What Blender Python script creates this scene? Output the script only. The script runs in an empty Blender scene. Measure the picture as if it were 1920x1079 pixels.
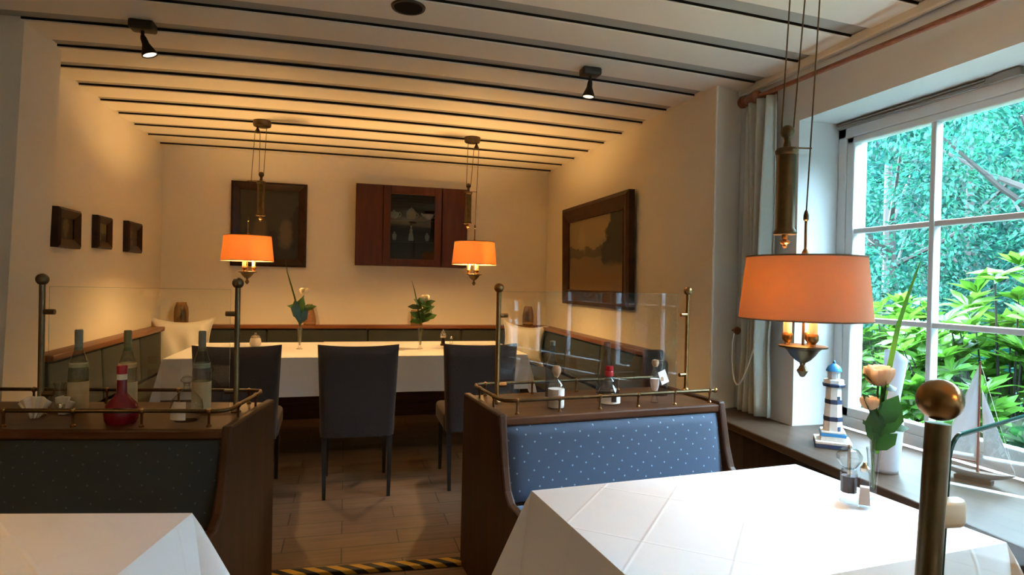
import bpy, bmesh, math, random
from mathutils import Vector, Matrix, Euler
random.seed(7)
PI = math.pi
S = bpy.context.scene
COL = S.collection

# ------------------------------------------------------------------ camera, world, lights, exposure
F_PX, YAW, PITCH, ROLL, EYE = 1146.68, .2645, -.0072, .0206, 1.3
cy, sy = math.cos(YAW), math.sin(YAW)
fwd = Vector((sy*math.cos(PITCH), cy*math.cos(PITCH), math.sin(PITCH)))
rgt0 = Vector((cy, -sy, 0)); up0 = rgt0.cross(fwd)
rgt = math.cos(ROLL)*rgt0 + math.sin(ROLL)*up0
up = -math.sin(ROLL)*rgt0 + math.cos(ROLL)*up0
cd = bpy.data.cameras.new('camera'); cam = bpy.data.objects.new('camera', cd); COL.objects.link(cam)
cd.sensor_width = 36; cd.sensor_fit = 'HORIZONTAL'; cd.lens = 36*F_PX/1920; cd.clip_start = .02
cam.matrix_world = Matrix(((rgt.x, up.x, -fwd.x, 0), (rgt.y, up.y, -fwd.y, 0), (rgt.z, up.z, -fwd.z, EYE), (0, 0, 0, 1)))
S.camera = cam

W = bpy.data.worlds.new('overcast_sky'); S.world = W; W.use_nodes = True
W.node_tree.nodes['Background'].inputs[0].default_value = (.58, .80, 1, 1)
W.node_tree.nodes['Background'].inputs[1].default_value = 38.0
sd = bpy.data.lights.new('sun', 'SUN'); so = bpy.data.objects.new('sun', sd); COL.objects.link(so)
sd.energy = 3; sd.angle = .2; sd.color = (1, .95, .85)
so.rotation_euler = Vector((.42, .12, -1)).to_track_quat('-Z', 'Y').to_euler(); so.location = (-3, 0, 8)
S.view_settings.view_transform = 'Standard'; S.view_settings.look = 'None'
S.view_settings.exposure = .95; S.view_settings.gamma = 1
LAMP_W, NEAR_LAMP_W, SPOT_W = 34, 8.6, 15
WARM = (1, .57, .20)

# ------------------------------------------------------------------ materials
def newmat(name):
    m = bpy.data.materials.new(name); m.use_nodes = True; nt = m.node_tree
    return m, nt, nt.nodes['Principled BSDF']
def lk(nt, a, b): nt.links.new(a, b)
def node(nt, typ, **kw):
    n = nt.nodes.new(typ)
    for k, v in kw.items(): setattr(n, k, v)
    return n
def pm(name, col, rough=.6, metal=0, bump=0, bscale=60, var=0, vscale=8, spec=.5, sheen=0, alpha=None):
    m, nt, b = newmat(name)
    b.inputs['Base Color'].default_value = (*col, 1); b.inputs['Roughness'].default_value = rough
    b.inputs['Metallic'].default_value = metal; b.inputs['Specular IOR Level'].default_value = spec
    if sheen: b.inputs['Sheen Weight'].default_value = sheen
    tc = node(nt, 'ShaderNodeTexCoord')
    if var:
        n = node(nt, 'ShaderNodeTexNoise'); n.inputs['Scale'].default_value = vscale; n.inputs['Detail'].default_value = 4
        lk(nt, tc.outputs['Object'], n.inputs['Vector'])
        r = node(nt, 'ShaderNodeValToRGB')
        r.color_ramp.elements[0].position = .3; r.color_ramp.elements[1].position = .7
        r.color_ramp.elements[0].color = (*[c*(1-var) for c in col], 1); r.color_ramp.elements[1].color = (*[min(1, c*(1+var)) for c in col], 1)
        lk(nt, n.outputs['Fac'], r.inputs['Fac']); lk(nt, r.outputs['Color'], b.inputs['Base Color'])
    if bump:
        n = node(nt, 'ShaderNodeTexNoise'); n.inputs['Scale'].default_value = bscale; n.inputs['Detail'].default_value = 3
        lk(nt, tc.outputs['Object'], n.inputs['Vector'])
        bp = node(nt, 'ShaderNodeBump'); bp.inputs['Strength'].default_value = bump; bp.inputs['Distance'].default_value = .01
        lk(nt, n.outputs['Fac'], bp.inputs['Height']); lk(nt, bp.outputs['Normal'], b.inputs['Normal'])
    return m
def wood(name, c1, c2, rough=.35, stretch=(1, 12, 12), scale=2.2):
    m, nt, b = newmat(name)
    tc = node(nt, 'ShaderNodeTexCoord'); mp = node(nt, 'ShaderNodeMapping'); mp.inputs['Scale'].default_value = stretch
    n = node(nt, 'ShaderNodeTexNoise'); n.inputs['Scale'].default_value = scale; n.inputs['Detail'].default_value = 6; n.inputs['Distortion'].default_value = .6
    r = node(nt, 'ShaderNodeValToRGB'); r.color_ramp.elements[0].position = .35; r.color_ramp.elements[1].position = .68
    r.color_ramp.elements[0].color = (*c1, 1); r.color_ramp.elements[1].color = (*c2, 1)
    lk(nt, tc.outputs['Object'], mp.inputs['Vector']); lk(nt, mp.outputs['Vector'], n.inputs['Vector'])
    lk(nt, n.outputs['Fac'], r.inputs['Fac']); lk(nt, r.outputs['Color'], b.inputs['Base Color'])
    b.inputs['Roughness'].default_value = rough; b.inputs['Specular IOR Level'].default_value = .22
    return m
def thin_glass(name, tint=(1, 1, 1), edge=(.5, .55, .5), refl=1.0, edge_amt=.5, base=.0):
    """pane or thin-walled glass: lets light straight through, mirrors by Fresnel, rims look denser"""
    m = bpy.data.materials.new(name); m.use_nodes = True; nt = m.node_tree; nt.nodes.clear()
    out = node(nt, 'ShaderNodeOutputMaterial'); tr = node(nt, 'ShaderNodeBsdfTransparent'); gl = node(nt, 'ShaderNodeBsdfGlossy')
    gl.inputs['Roughness'].default_value = .01
    lw = node(nt, 'ShaderNodeLayerWeight'); lw.inputs['Blend'].default_value = .35
    mixc = node(nt, 'ShaderNodeMix', data_type='RGBA'); mixc.inputs['A'].default_value = (*tint, 1); mixc.inputs['B'].default_value = (*edge, 1)
    mu = node(nt, 'ShaderNodeMath', operation='MULTIPLY'); mu.inputs[1].default_value = edge_amt
    lk(nt, lw.outputs['Facing'], mu.inputs[0]); lk(nt, mu.outputs[0], mixc.inputs['Factor']); lk(nt, mixc.outputs['Result'], tr.inputs['Color'])
    fw = node(nt, 'ShaderNodeLayerWeight'); fw.inputs['Blend'].default_value = .5
    p5 = node(nt, 'ShaderNodeMath', operation='POWER'); p5.inputs[1].default_value = 5; lk(nt, fw.outputs['Facing'], p5.inputs[0])
    fr = node(nt, 'ShaderNodeMath', operation='MULTIPLY_ADD'); fr.inputs[1].default_value = .92; fr.inputs[2].default_value = .05; lk(nt, p5.outputs[0], fr.inputs[0])
    m2 = node(nt, 'ShaderNodeMath', operation='MULTIPLY_ADD'); m2.inputs[1].default_value = refl; m2.inputs[2].default_value = base; m2.use_clamp = True
    lk(nt, fr.outputs[0], m2.inputs[0])
    mx = node(nt, 'ShaderNodeMixShader'); lk(nt, m2.outputs[0], mx.inputs[0]); lk(nt, tr.outputs[0], mx.inputs[1]); lk(nt, gl.outputs[0], mx.inputs[2])
    lk(nt, mx.outputs[0], out.inputs['Surface'])
    return m
def emit(name, col, st):
    m = bpy.data.materials.new(name); m.use_nodes = True; nt = m.node_tree; nt.nodes.clear()
    out = node(nt, 'ShaderNodeOutputMaterial'); e = node(nt, 'ShaderNodeEmission')
    e.inputs[0].default_value = (*col, 1); e.inputs[1].default_value = st; lk(nt, e.outputs[0], out.inputs[0])
    return m
def translucent(name, col, tcol, fac=.5, clump=0, island=0, spec=0):
    m = bpy.data.materials.new(name); m.use_nodes = True; nt = m.node_tree; nt.nodes.clear()
    out = node(nt, 'ShaderNodeOutputMaterial'); d = node(nt, 'ShaderNodeBsdfDiffuse'); t = node(nt, 'ShaderNodeBsdfTranslucent')
    d.inputs[0].default_value = (*col, 1); t.inputs[0].default_value = (*tcol, 1)
    if island:
        g = node(nt, 'ShaderNodeNewGeometry')
        for sh, c in ((d, col), (t, tcol)):
            r = node(nt, 'ShaderNodeValToRGB')
            r.color_ramp.elements[0].color = (*[x*(1-island) for x in c], 1); r.color_ramp.elements[1].color = (*[min(1, x*(1+island)) for x in c], 1)
            lk(nt, g.outputs['Random Per Island'], r.inputs['Fac']); 
            last_c = r.outputs['Color']
            if clump:
                # boughs of a lighter and a darker green
                tc = node(nt, 'ShaderNodeTexCoord'); nz = node(nt, 'ShaderNodeTexNoise'); nz.inputs['Scale'].default_value = 1.5; nz.inputs['Detail'].default_value = 3
                lk(nt, tc.outputs['Object'], nz.inputs['Vector'])
                r2 = node(nt, 'ShaderNodeValToRGB'); r2.color_ramp.elements[0].position = .38; r2.color_ramp.elements[1].position = .62
                r2.color_ramp.elements[0].color = (.30, .36, .44, 1); r2.color_ramp.elements[1].color = (1, 1, .9, 1)
                lk(nt, nz.outputs['Fac'], r2.inputs['Fac'])
                mm = node(nt, 'ShaderNodeMix', data_type='RGBA', blend_type='MULTIPLY'); mm.inputs['Factor'].default_value = clump
                lk(nt, last_c, mm.inputs['A']); lk(nt, r2.outputs['Color'], mm.inputs['B']); last_c = mm.outputs['Result']
            lk(nt, last_c, sh.inputs[0])
    mx = node(nt, 'ShaderNodeMixShader'); mx.inputs[0].default_value = fac
    lk(nt, d.outputs[0], mx.inputs[1]); lk(nt, t.outputs[0], mx.inputs[2])
    last = mx
    if spec:
        gl = node(nt, 'ShaderNodeBsdfGlossy'); gl.inputs['Roughness'].default_value = .3
        m3 = node(nt, 'ShaderNodeMixShader'); m3.inputs[0].default_value = spec
        lk(nt, mx.outputs[0], m3.inputs[1]); lk(nt, gl.outputs[0], m3.inputs[2]); last = m3
    lk(nt, last.outputs[0], out.inputs[0])
    return m
def dotted(name, base, dot, axes='XZ', scale=22, size=.13):
    """woven upholstery with small pale dots"""
    m, nt, b = newmat(name)
    tc = node(nt, 'ShaderNodeTexCoord'); sp = node(nt, 'ShaderNodeSeparateXYZ'); cb = node(nt, 'ShaderNodeCombineXYZ')
    lk(nt, tc.outputs['Object'], sp.inputs[0]); lk(nt, sp.outputs[axes[0]], cb.inputs[0]); lk(nt, sp.outputs[axes[1]], cb.inputs[1])
    rot = node(nt, 'ShaderNodeMapping'); rot.inputs['Rotation'].default_value = (0, 0, .6); lk(nt, cb.outputs[0], rot.inputs[0])
    v = node(nt, 'ShaderNodeTexVoronoi', voronoi_dimensions='2D'); v.inputs['Scale'].default_value = scale; v.inputs['Randomness'].default_value = .35
    lk(nt, rot.outputs[0], v.inputs['Vector'])
    r = node(nt, 'ShaderNodeValToRGB'); r.color_ramp.elements[0].position = size*.7; r.color_ramp.elements[1].position = size
    r.color_ramp.elements[0].color = (*dot, 1); r.color_ramp.elements[1].color = (*base, 1)
    lk(nt, v.outputs['Distance'], r.inputs['Fac'])
    n = node(nt, 'ShaderNodeTexNoise'); n.inputs['Scale'].default_value = 350; lk(nt, tc.outputs['Object'], n.inputs['Vector'])
    bp = node(nt, 'ShaderNodeBump'); bp.inputs['Strength'].default_value = .25; bp.inputs['Distance'].default_value = .003
    lk(nt, n.outputs['Fac'], bp.inputs['Height']); lk(nt, bp.outputs['Normal'], b.inputs['Normal'])
    lk(nt, r.outputs['Color'], b.inputs['Base Color']); b.inputs['Roughness'].default_value = .8; b.inputs['Sheen Weight'].default_value = .15
    return m
def linen(name, col, lines=(), cross=(), ang=45):
    """ironed tablecloth: creases at given offsets along two directions turned by ang"""
    m, nt, b = newmat(name)
    b.inputs['Base Color'].default_value = (*col, 1); b.inputs['Roughness'].default_value = .75
    tc = node(nt, 'ShaderNodeTexCoord'); mp = node(nt, 'ShaderNodeMapping'); mp.inputs['Rotation'].default_value = (0, 0, math.radians(ang))
    lk(nt, tc.outputs['Object'], mp.inputs[0]); sp = node(nt, 'ShaderNodeSeparateXYZ'); lk(nt, mp.outputs[0], sp.inputs[0])
    acc = None
    for ax, offs in (('X', lines), ('Y', cross)):
        for o in offs:
            s = node(nt, 'ShaderNodeMath', operation='SUBTRACT'); s.inputs[1].default_value = o; lk(nt, sp.outputs[ax], s.inputs[0])
            a = node(nt, 'ShaderNodeMath', operation='ABSOLUTE'); lk(nt, s.outputs[0], a.inputs[0])
            g = node(nt, 'ShaderNodeMapRange', interpolation_type='SMOOTHSTEP'); g.inputs['From Min'].default_value = .006; g.inputs['From Max'].default_value = 0
            g.inputs['To Min'].default_value = 0; g.inputs['To Max'].default_value = 1; lk(nt, a.outputs[0], g.inputs['Value'])
            if acc is None: acc = g.outputs[0]
            else:
                ad = node(nt, 'ShaderNodeMath', operation='ADD'); lk(nt, acc, ad.inputs[0]); lk(nt, g.outputs[0], ad.inputs[1]); acc = ad.outputs[0]
    n = node(nt, 'ShaderNodeTexNoise'); n.inputs['Scale'].default_value = 6; lk(nt, tc.outputs['Object'], n.inputs['Vector'])
    b1 = node(nt, 'ShaderNodeBump'); b1.inputs['Strength'].default_value = .25; b1.inputs['Distance'].default_value = .01; lk(nt, n.outputs['Fac'], b1.inputs['Height'])
    nor = b1
    if acc is not None:
        b2 = node(nt, 'ShaderNodeBump'); b2.inputs['Strength'].default_value = .42; b2.inputs['Distance'].default_value = .0025
        lk(nt, acc, b2.inputs['Height']); lk(nt, b1.outputs[0], b2.inputs['Normal']); nor = b2
    lk(nt, nor.outputs[0], b.inputs['Normal'])
    return m

M = {}
M['plaster'] = pm('white_plaster', (.80, .73, .59), .85, bump=.25, bscale=14, spec=.2)
M['reveal'] = pm('white_reveal_plaster', (.68, .69, .67), .85, bump=.2, bscale=10, spec=.2)
M['board'] = pm('painted_ceiling_board', (.78, .72, .60), .6, bump=.12, bscale=9, spec=.3)
M['recess'] = pm('recess_shade_grey', (.36, .33, .27), .8)  # darker than the boards: shade of the recess put into the colour
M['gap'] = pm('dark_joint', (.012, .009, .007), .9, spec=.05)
M['paint'] = pm('white_window_paint', (.80, .82, .82), .45)
M['wood'] = wood('brown_bench_wood', (.056, .019, .006), (.10, .037, .012), .42)
M['wood_v'] = wood('brown_panel_wood', (.034, .012, .004), (.062, .022, .007), .5, stretch=(10, 10, 1))
M['rail'] = wood('rail_wood', (.16, .055, .02), (.24, .09, .035), .35)
M['cabinet'] = wood('mahogany', (.055, .013, .005), (.085, .022, .008), .45, stretch=(10, 10, 1))
M['frame'] = wood('dark_frame_wood', (.020, .008, .005), (.040, .015, .007), .4, stretch=(6, 6, 6))
M['frame2'] = wood('reddish_frame_wood', (.040, .014, .006), (.065, .024, .010), .45, stretch=(5, 5, 5))
M['sill'] = wood('sill_wood', (.046, .026, .014), (.074, .043, .025), .4, stretch=(12, 1, 12))
M['under'] = wood('dark_panel_wood', (.025, .015, .011), (.045, .027, .018), .5, stretch=(10, 10, 1))
M['rodwood'] = wood('red_brown_rod_wood', (.19, .065, .03), (.27, .10, .05), .4)
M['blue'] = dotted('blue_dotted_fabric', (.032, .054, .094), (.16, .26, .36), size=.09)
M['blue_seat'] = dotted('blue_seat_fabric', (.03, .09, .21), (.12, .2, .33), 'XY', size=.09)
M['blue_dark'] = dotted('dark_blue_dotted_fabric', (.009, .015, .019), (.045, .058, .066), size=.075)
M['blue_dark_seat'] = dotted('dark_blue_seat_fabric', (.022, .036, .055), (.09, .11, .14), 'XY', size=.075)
M['teal'] = pm('dark_teal_upholstery', (.030, .035, .030), .85, bump=.15, bscale=200, var=.1, sheen=.1)
M['chair'] = pm('brown_grey_slipcover', (.029, .017, .015), .9, bump=.2, bscale=150, sheen=.1)
M['darkleg'] = pm('dark_wood_leg', (.012, .009, .008), .5)
M['brass'] = pm('aged_brass', (.29, .155, .06), .28, 1, var=.15, vscale=30)
M['bronze'] = pm('dark_bronze', (.11, .075, .035), .38, .85, var=.2, vscale=25)
M['bronze2'] = pm('dark_post_brass', (.16, .115, .062), .35, .9, var=.15, vscale=25)
M['blackmetal'] = pm('dark_brown_metal', (.035, .027, .018), .45, .6)
M['black'] = pm('black_grille', (.006, .006, .006), .8, spec=.1)
M['linen'] = linen('white_linen', (.84, .84, .85), (.0, .19, .37, -.19, -.37), (.02, .3, -.28))
M['linen2'] = linen('white_linen_far', (.80, .79, .80), (.0,), (.0,), 35)
M['cushion'] = pm('white_satin_cushion', (.78, .74, .66), .38, bump=.2, bscale=12, sheen=.3)
M['shade'] = translucent('peach_lamp_fabric', (.60, .42, .28), (.40, .22, .08), .5)
M['trim'] = pm('brown_shade_trim', (.16, .10, .05), .7)
M['sleeve'] = translucent('white_candle_sleeve', (.9, .82, .7), (.9, .75, .5), .4)
M['bulb'] = emit('lit_bulb', (1, .72, .40), 22)
M['spotlens'] = emit('lit_spot_lens', (1, .80, .55), 1.6)
M['pane'] = thin_glass('window_pane', (.88, .97, 1), (.6, .8, .8), .9, .2)
M['screen'] = thin_glass('screen_glass', (.95, .975, .965), (.6, .72, .68), 1.1, .25)
M['screen_edge'] = pm('green_glass_edge', (.01, .05, .045), .1)
M['glass'] = thin_glass('clear_glass', (.97, .975, .97), (.5, .5, .47), 1.2, .7)
M['amber'] = thin_glass('smoky_amber_glass', (.94, .84, .68), (.58, .40, .24), 1.2, .65)
M['greyglass'] = thin_glass('smoky_grey_glass', (.68, .66, .62), (.25, .24, .22), 1.2, .75)
M['green_glass'] = thin_glass('pale_green_glass', (.84, .87, .82), (.34, .36, .30), 1.2, .75)
M['redliquor'] = pm('red_liquor', (.16, .004, .012), .08)
M['redcap'] = pm('red_wax_cap', (.35, .008, .02), .3)
M['label'] = pm('cream_label', (.62, .50, .30), .7)
M['wlabel'] = pm('white_label', (.80, .77, .72), .6)
M['capsule'] = pm('grey_green_capsule', (.30, .31, .25), .4)
M['capsule2'] = pm('olive_capsule', (.26, .24, .10), .4)
M['cork'] = pm('cork', (.42, .27, .15), .8, var=.3, vscale=60)
M['leaf_d'] = translucent('rose_leaf', (.025, .075, .02), (.05, .14, .02), .25, island=.35, spec=.06)
M['blade'] = translucent('long_grass_blade', (.10, .26, .03), (.16, .38, .04), .3, spec=.06)
M['blade_d'] = translucent('dark_grass_blade', (.06, .09, .03), (.08, .12, .03), .3)
M['stem'] = pm('green_stem', (.06, .13, .03), .5)
M['peach'] = translucent('peach_petal', (.96, .74, .52), (.96, .72, .48), .55, island=.12)
M['cream'] = translucent('cream_petal', (.88, .82, .62), (.9, .8, .5), .35, island=.1)
M['porcelain'] = pm('white_porcelain', (.80, .77, .70), .2)
M['frost'] = translucent('frosted_white_glass', (.80, .86, .92), (.8, .88, .95), .35, spec=.05)
M['lh_white'] = pm('chalky_white_paint', (.82, .82, .78), .6, var=.06, vscale=40)
M['lh_navy'] = pm('navy_paint', (.02, .035, .085), .5, var=.3, vscale=40)
M['lh_blue'] = pm('bright_blue_paint', (.03, .22, .48), .4)
M['sail'] = translucent('white_sailcloth', (.84, .86, .88), (.7, .76, .8), .3)
M['mast'] = pm('red_brown_mast', (.24, .08, .05), .5)
M['hull'] = pm('grey_hull', (.20, .24, .28), .4)
M['pepper'] = pm('peppercorns', (.03, .025, .035), .6, var=.5, vscale=300)
M['salt'] = pm('salt_grains', (.80, .74, .75), .8)
M['steel'] = pm('polished_steel', (.65, .63, .58), .2, 1)
M['curtain'] = translucent('grey_green_curtain', (.66, .68, .60), (.62, .66, .60), .3)
M['cord'] = pm('white_cord', (.75, .75, .72), .7)
M['clamp'] = pm('satin_metal_clamp', (.55, .56, .48), .35, .3)
M['blindrail'] = pm('grey_brown_blind_rail', (.22, .18, .14), .6)
M['bark'] = pm('bark', (.014, .011, .008), .9, var=.3, vscale=20)
M['tree'] = translucent('blue_green_tree_leaf', (.015, .088, .060), (.017, .096, .055), .45, clump=1, island=.6, spec=.012)
M['tree2'] = translucent('green_tree_leaf', (.010, .060, .046), (.011, .068, .042), .45, clump=1, island=.6, spec=.012)
M['rhodo'] = translucent('bright_green_leaf', (.040, .115, .012), (.055, .15, .013), .4, island=.45, spec=.03)
M['rhodo_d'] = translucent('mid_green_leaf', (.011, .048, .012), (.018, .068, .012), .4, island=.45, spec=.02)
M['hedge'] = translucent('dark_hedge_leaf', (.005, .028, .023), (.006, .030, .018), .4, island=.5)
M['soil'] = pm('garden_soil', (.03, .036, .016), .9, var=.4, vscale=3)

def floor_mat():
    m, nt, b = newmat('wood_look_floor_tile')
    tc = node(nt, 'ShaderNodeTexCoord'); br = node(nt, 'ShaderNodeTexBrick')
    br.inputs['Scale'].default_value = 1; br.inputs['Brick Width'].default_value = .55; br.inputs['Row Height'].default_value = .17
    br.inputs['Mortar Size'].default_value = .003; br.inputs['Color1'].default_value = (.19, .115, .065, 1); br.inputs['Color2'].default_value = (.235, .15, .088, 1)
    br.inputs['Mortar'].default_value = (.06, .04, .03, 1)
    lk(nt, tc.outputs['Object'], br.inputs['Vector'])
    mp = node(nt, 'ShaderNodeMapping'); mp.inputs['Scale'].default_value = (1, 9, 1); lk(nt, tc.outputs['Object'], mp.inputs[0])
    n = node(nt, 'ShaderNodeTexNoise'); n.inputs['Scale'].default_value = 4; n.inputs['Detail'].default_value = 6; lk(nt, mp.outputs[0], n.inputs['Vector'])
    mx = node(nt, 'ShaderNodeMix', data_type='RGBA', blend_type='MULTIPLY'); mx.inputs['Factor'].default_value = .6
    r = node(nt, 'ShaderNodeValToRGB'); r.color_ramp.elements[0].color = (.55, .5, .48, 1); r.color_ramp.elements[0].position = .3; r.color_ramp.elements[1].position = .65
    lk(nt, n.outputs['Fac'], r.inputs['Fac']); lk(nt, br.outputs['Color'], mx.inputs['A']); lk(nt, r.outputs['Color'], mx.inputs['B'])
    lk(nt, mx.outputs['Result'], b.inputs['Base Color']); b.inputs['Roughness'].default_value = .45
    return m
M['floor'] = floor_mat()
def stripe_mat():
    m, nt, b = newmat('black_yellow_stripes')
    tc = node(nt, 'ShaderNodeTexCoord'); sp = node(nt, 'ShaderNodeSeparateXYZ'); lk(nt, tc.outputs['Object'], sp.inputs[0])
    a = node(nt, 'ShaderNodeMath', operation='MULTIPLY_ADD'); a.inputs[1].default_value = 1.2; lk(nt, sp.outputs['Y'], a.inputs[0]); lk(nt, sp.outputs['X'], a.inputs[2])
    d = node(nt, 'ShaderNodeMath', operation='MULTIPLY_ADD'); d.inputs[1].default_value = 1.2; lk(nt, sp.outputs['Z'], d.inputs[0]); lk(nt, a.outputs[0], d.inputs[2])
    k = node(nt, 'ShaderNodeMath', operation='MULTIPLY'); k.inputs[1].default_value = 10.8; lk(nt, d.outputs[0], k.inputs[0])
    f = node(nt, 'ShaderNodeMath', operation='FRACT'); lk(nt, k.outputs[0], f.inputs[0])
    g = node(nt, 'ShaderNodeMath', operation='GREATER_THAN'); g.inputs[1].default_value = .5; lk(nt, f.outputs[0], g.inputs[0])
    mx = node(nt, 'ShaderNodeMix', data_type='RGBA'); mx.inputs['A'].default_value = (.55, .30, .02, 1); mx.inputs['B'].default_value = (.01, .01, .01, 1)
    lk(nt, g.outputs[0], mx.inputs['Factor']); lk(nt, mx.outputs['Result'], b.inputs['Base Color']); b.inputs['Roughness'].default_value = .5
    return m
M['tape'] = stripe_mat()
def canvas_mat(name, sky, land, dark, horizon=.4, tree_x=.6, blobs=(), blobcol=(.2, .17, .09), rough=.55, bright=1):
    """an old oil landscape in uv space: sky above, land below, a ragged dark wood on one side, pale patches"""
    m, nt, b = newmat(name)
    uv = node(nt, 'ShaderNodeTexCoord'); sp = node(nt, 'ShaderNodeSeparateXYZ'); lk(nt, uv.outputs['UV'], sp.inputs[0])
    n = node(nt, 'ShaderNodeTexNoise'); n.inputs['Scale'].default_value = 7; n.inputs['Detail'].default_value = 6; lk(nt, uv.outputs['UV'], n.inputs['Vector'])
    def mth(op, a, bb, c=None):
        x = node(nt, 'ShaderNodeMath', operation=op)
        for i, v in enumerate((a, bb, c)):
            if v is None: continue
            if isinstance(v, (int, float)): x.inputs[i].default_value = v
            else: lk(nt, v, x.inputs[i])
        return x.outputs[0]
    def step(v, lo, hi):
        g = node(nt, 'ShaderNodeMapRange', interpolation_type='SMOOTHSTEP'); g.inputs['From Min'].default_value = lo; g.inputs['From Max'].default_value = hi
        lk(nt, v, g.inputs['Value']); return g.outputs[0]
    def mix(f, A, B):
        x = node(nt, 'ShaderNodeMix', data_type='RGBA'); lk(nt, f, x.inputs['Factor'])
        for k, v in (('A', A), ('B', B)):
            if isinstance(v, tuple): x.inputs[k].default_value = (*v, 1)
            else: lk(nt, v, x.inputs[k])
        return x.outputs['Result']
    nz = mth('MULTIPLY_ADD', n.outputs['Fac'], .35, -.175)
    vy = mth('ADD', sp.outputs['Y'], mth('MULTIPLY', nz, .3))
    c = mix(step(vy, horizon-.02, horizon+.02), land, sky)
    # distant wood along the horizon and a big wood on the right, its edge climbing
    hw = mth('MULTIPLY', step(mth('ADD', vy, nz), horizon+.16, horizon+.12), step(vy, horizon-.02, horizon+.01))
    c = mix(hw, c, tuple((a+d)/2*.6 for a, d in zip(sky, dark)))
    e = mth('ADD', mth('ADD', sp.outputs['X'], nz), mth('MULTIPLY', mth('ABSOLUTE', mth('SUBTRACT', sp.outputs['Y'], horizon+.05), 0), -.45))
    tw = mth('MULTIPLY', step(e, tree_x-.03, tree_x+.03), step(vy, horizon-.14, horizon-.06))
    c = mix(tw, c, dark)
    for (bx, by, br) in blobs:
        dx = mth('SUBTRACT', sp.outputs['X'], bx); dy = mth('MULTIPLY', mth('SUBTRACT', sp.outputs['Y'], by), .55)
        d = mth('ADD', mth('SQRT', mth('ADD', mth('MULTIPLY', dx, dx), mth('MULTIPLY', dy, dy)), 0), mth('MULTIPLY', nz, .4))
        c = mix(step(d, br, br*.5), c, blobcol)
    lk(nt, c, b.inputs['Base Color']); b.inputs['Roughness'].default_value = rough
    return m

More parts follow.
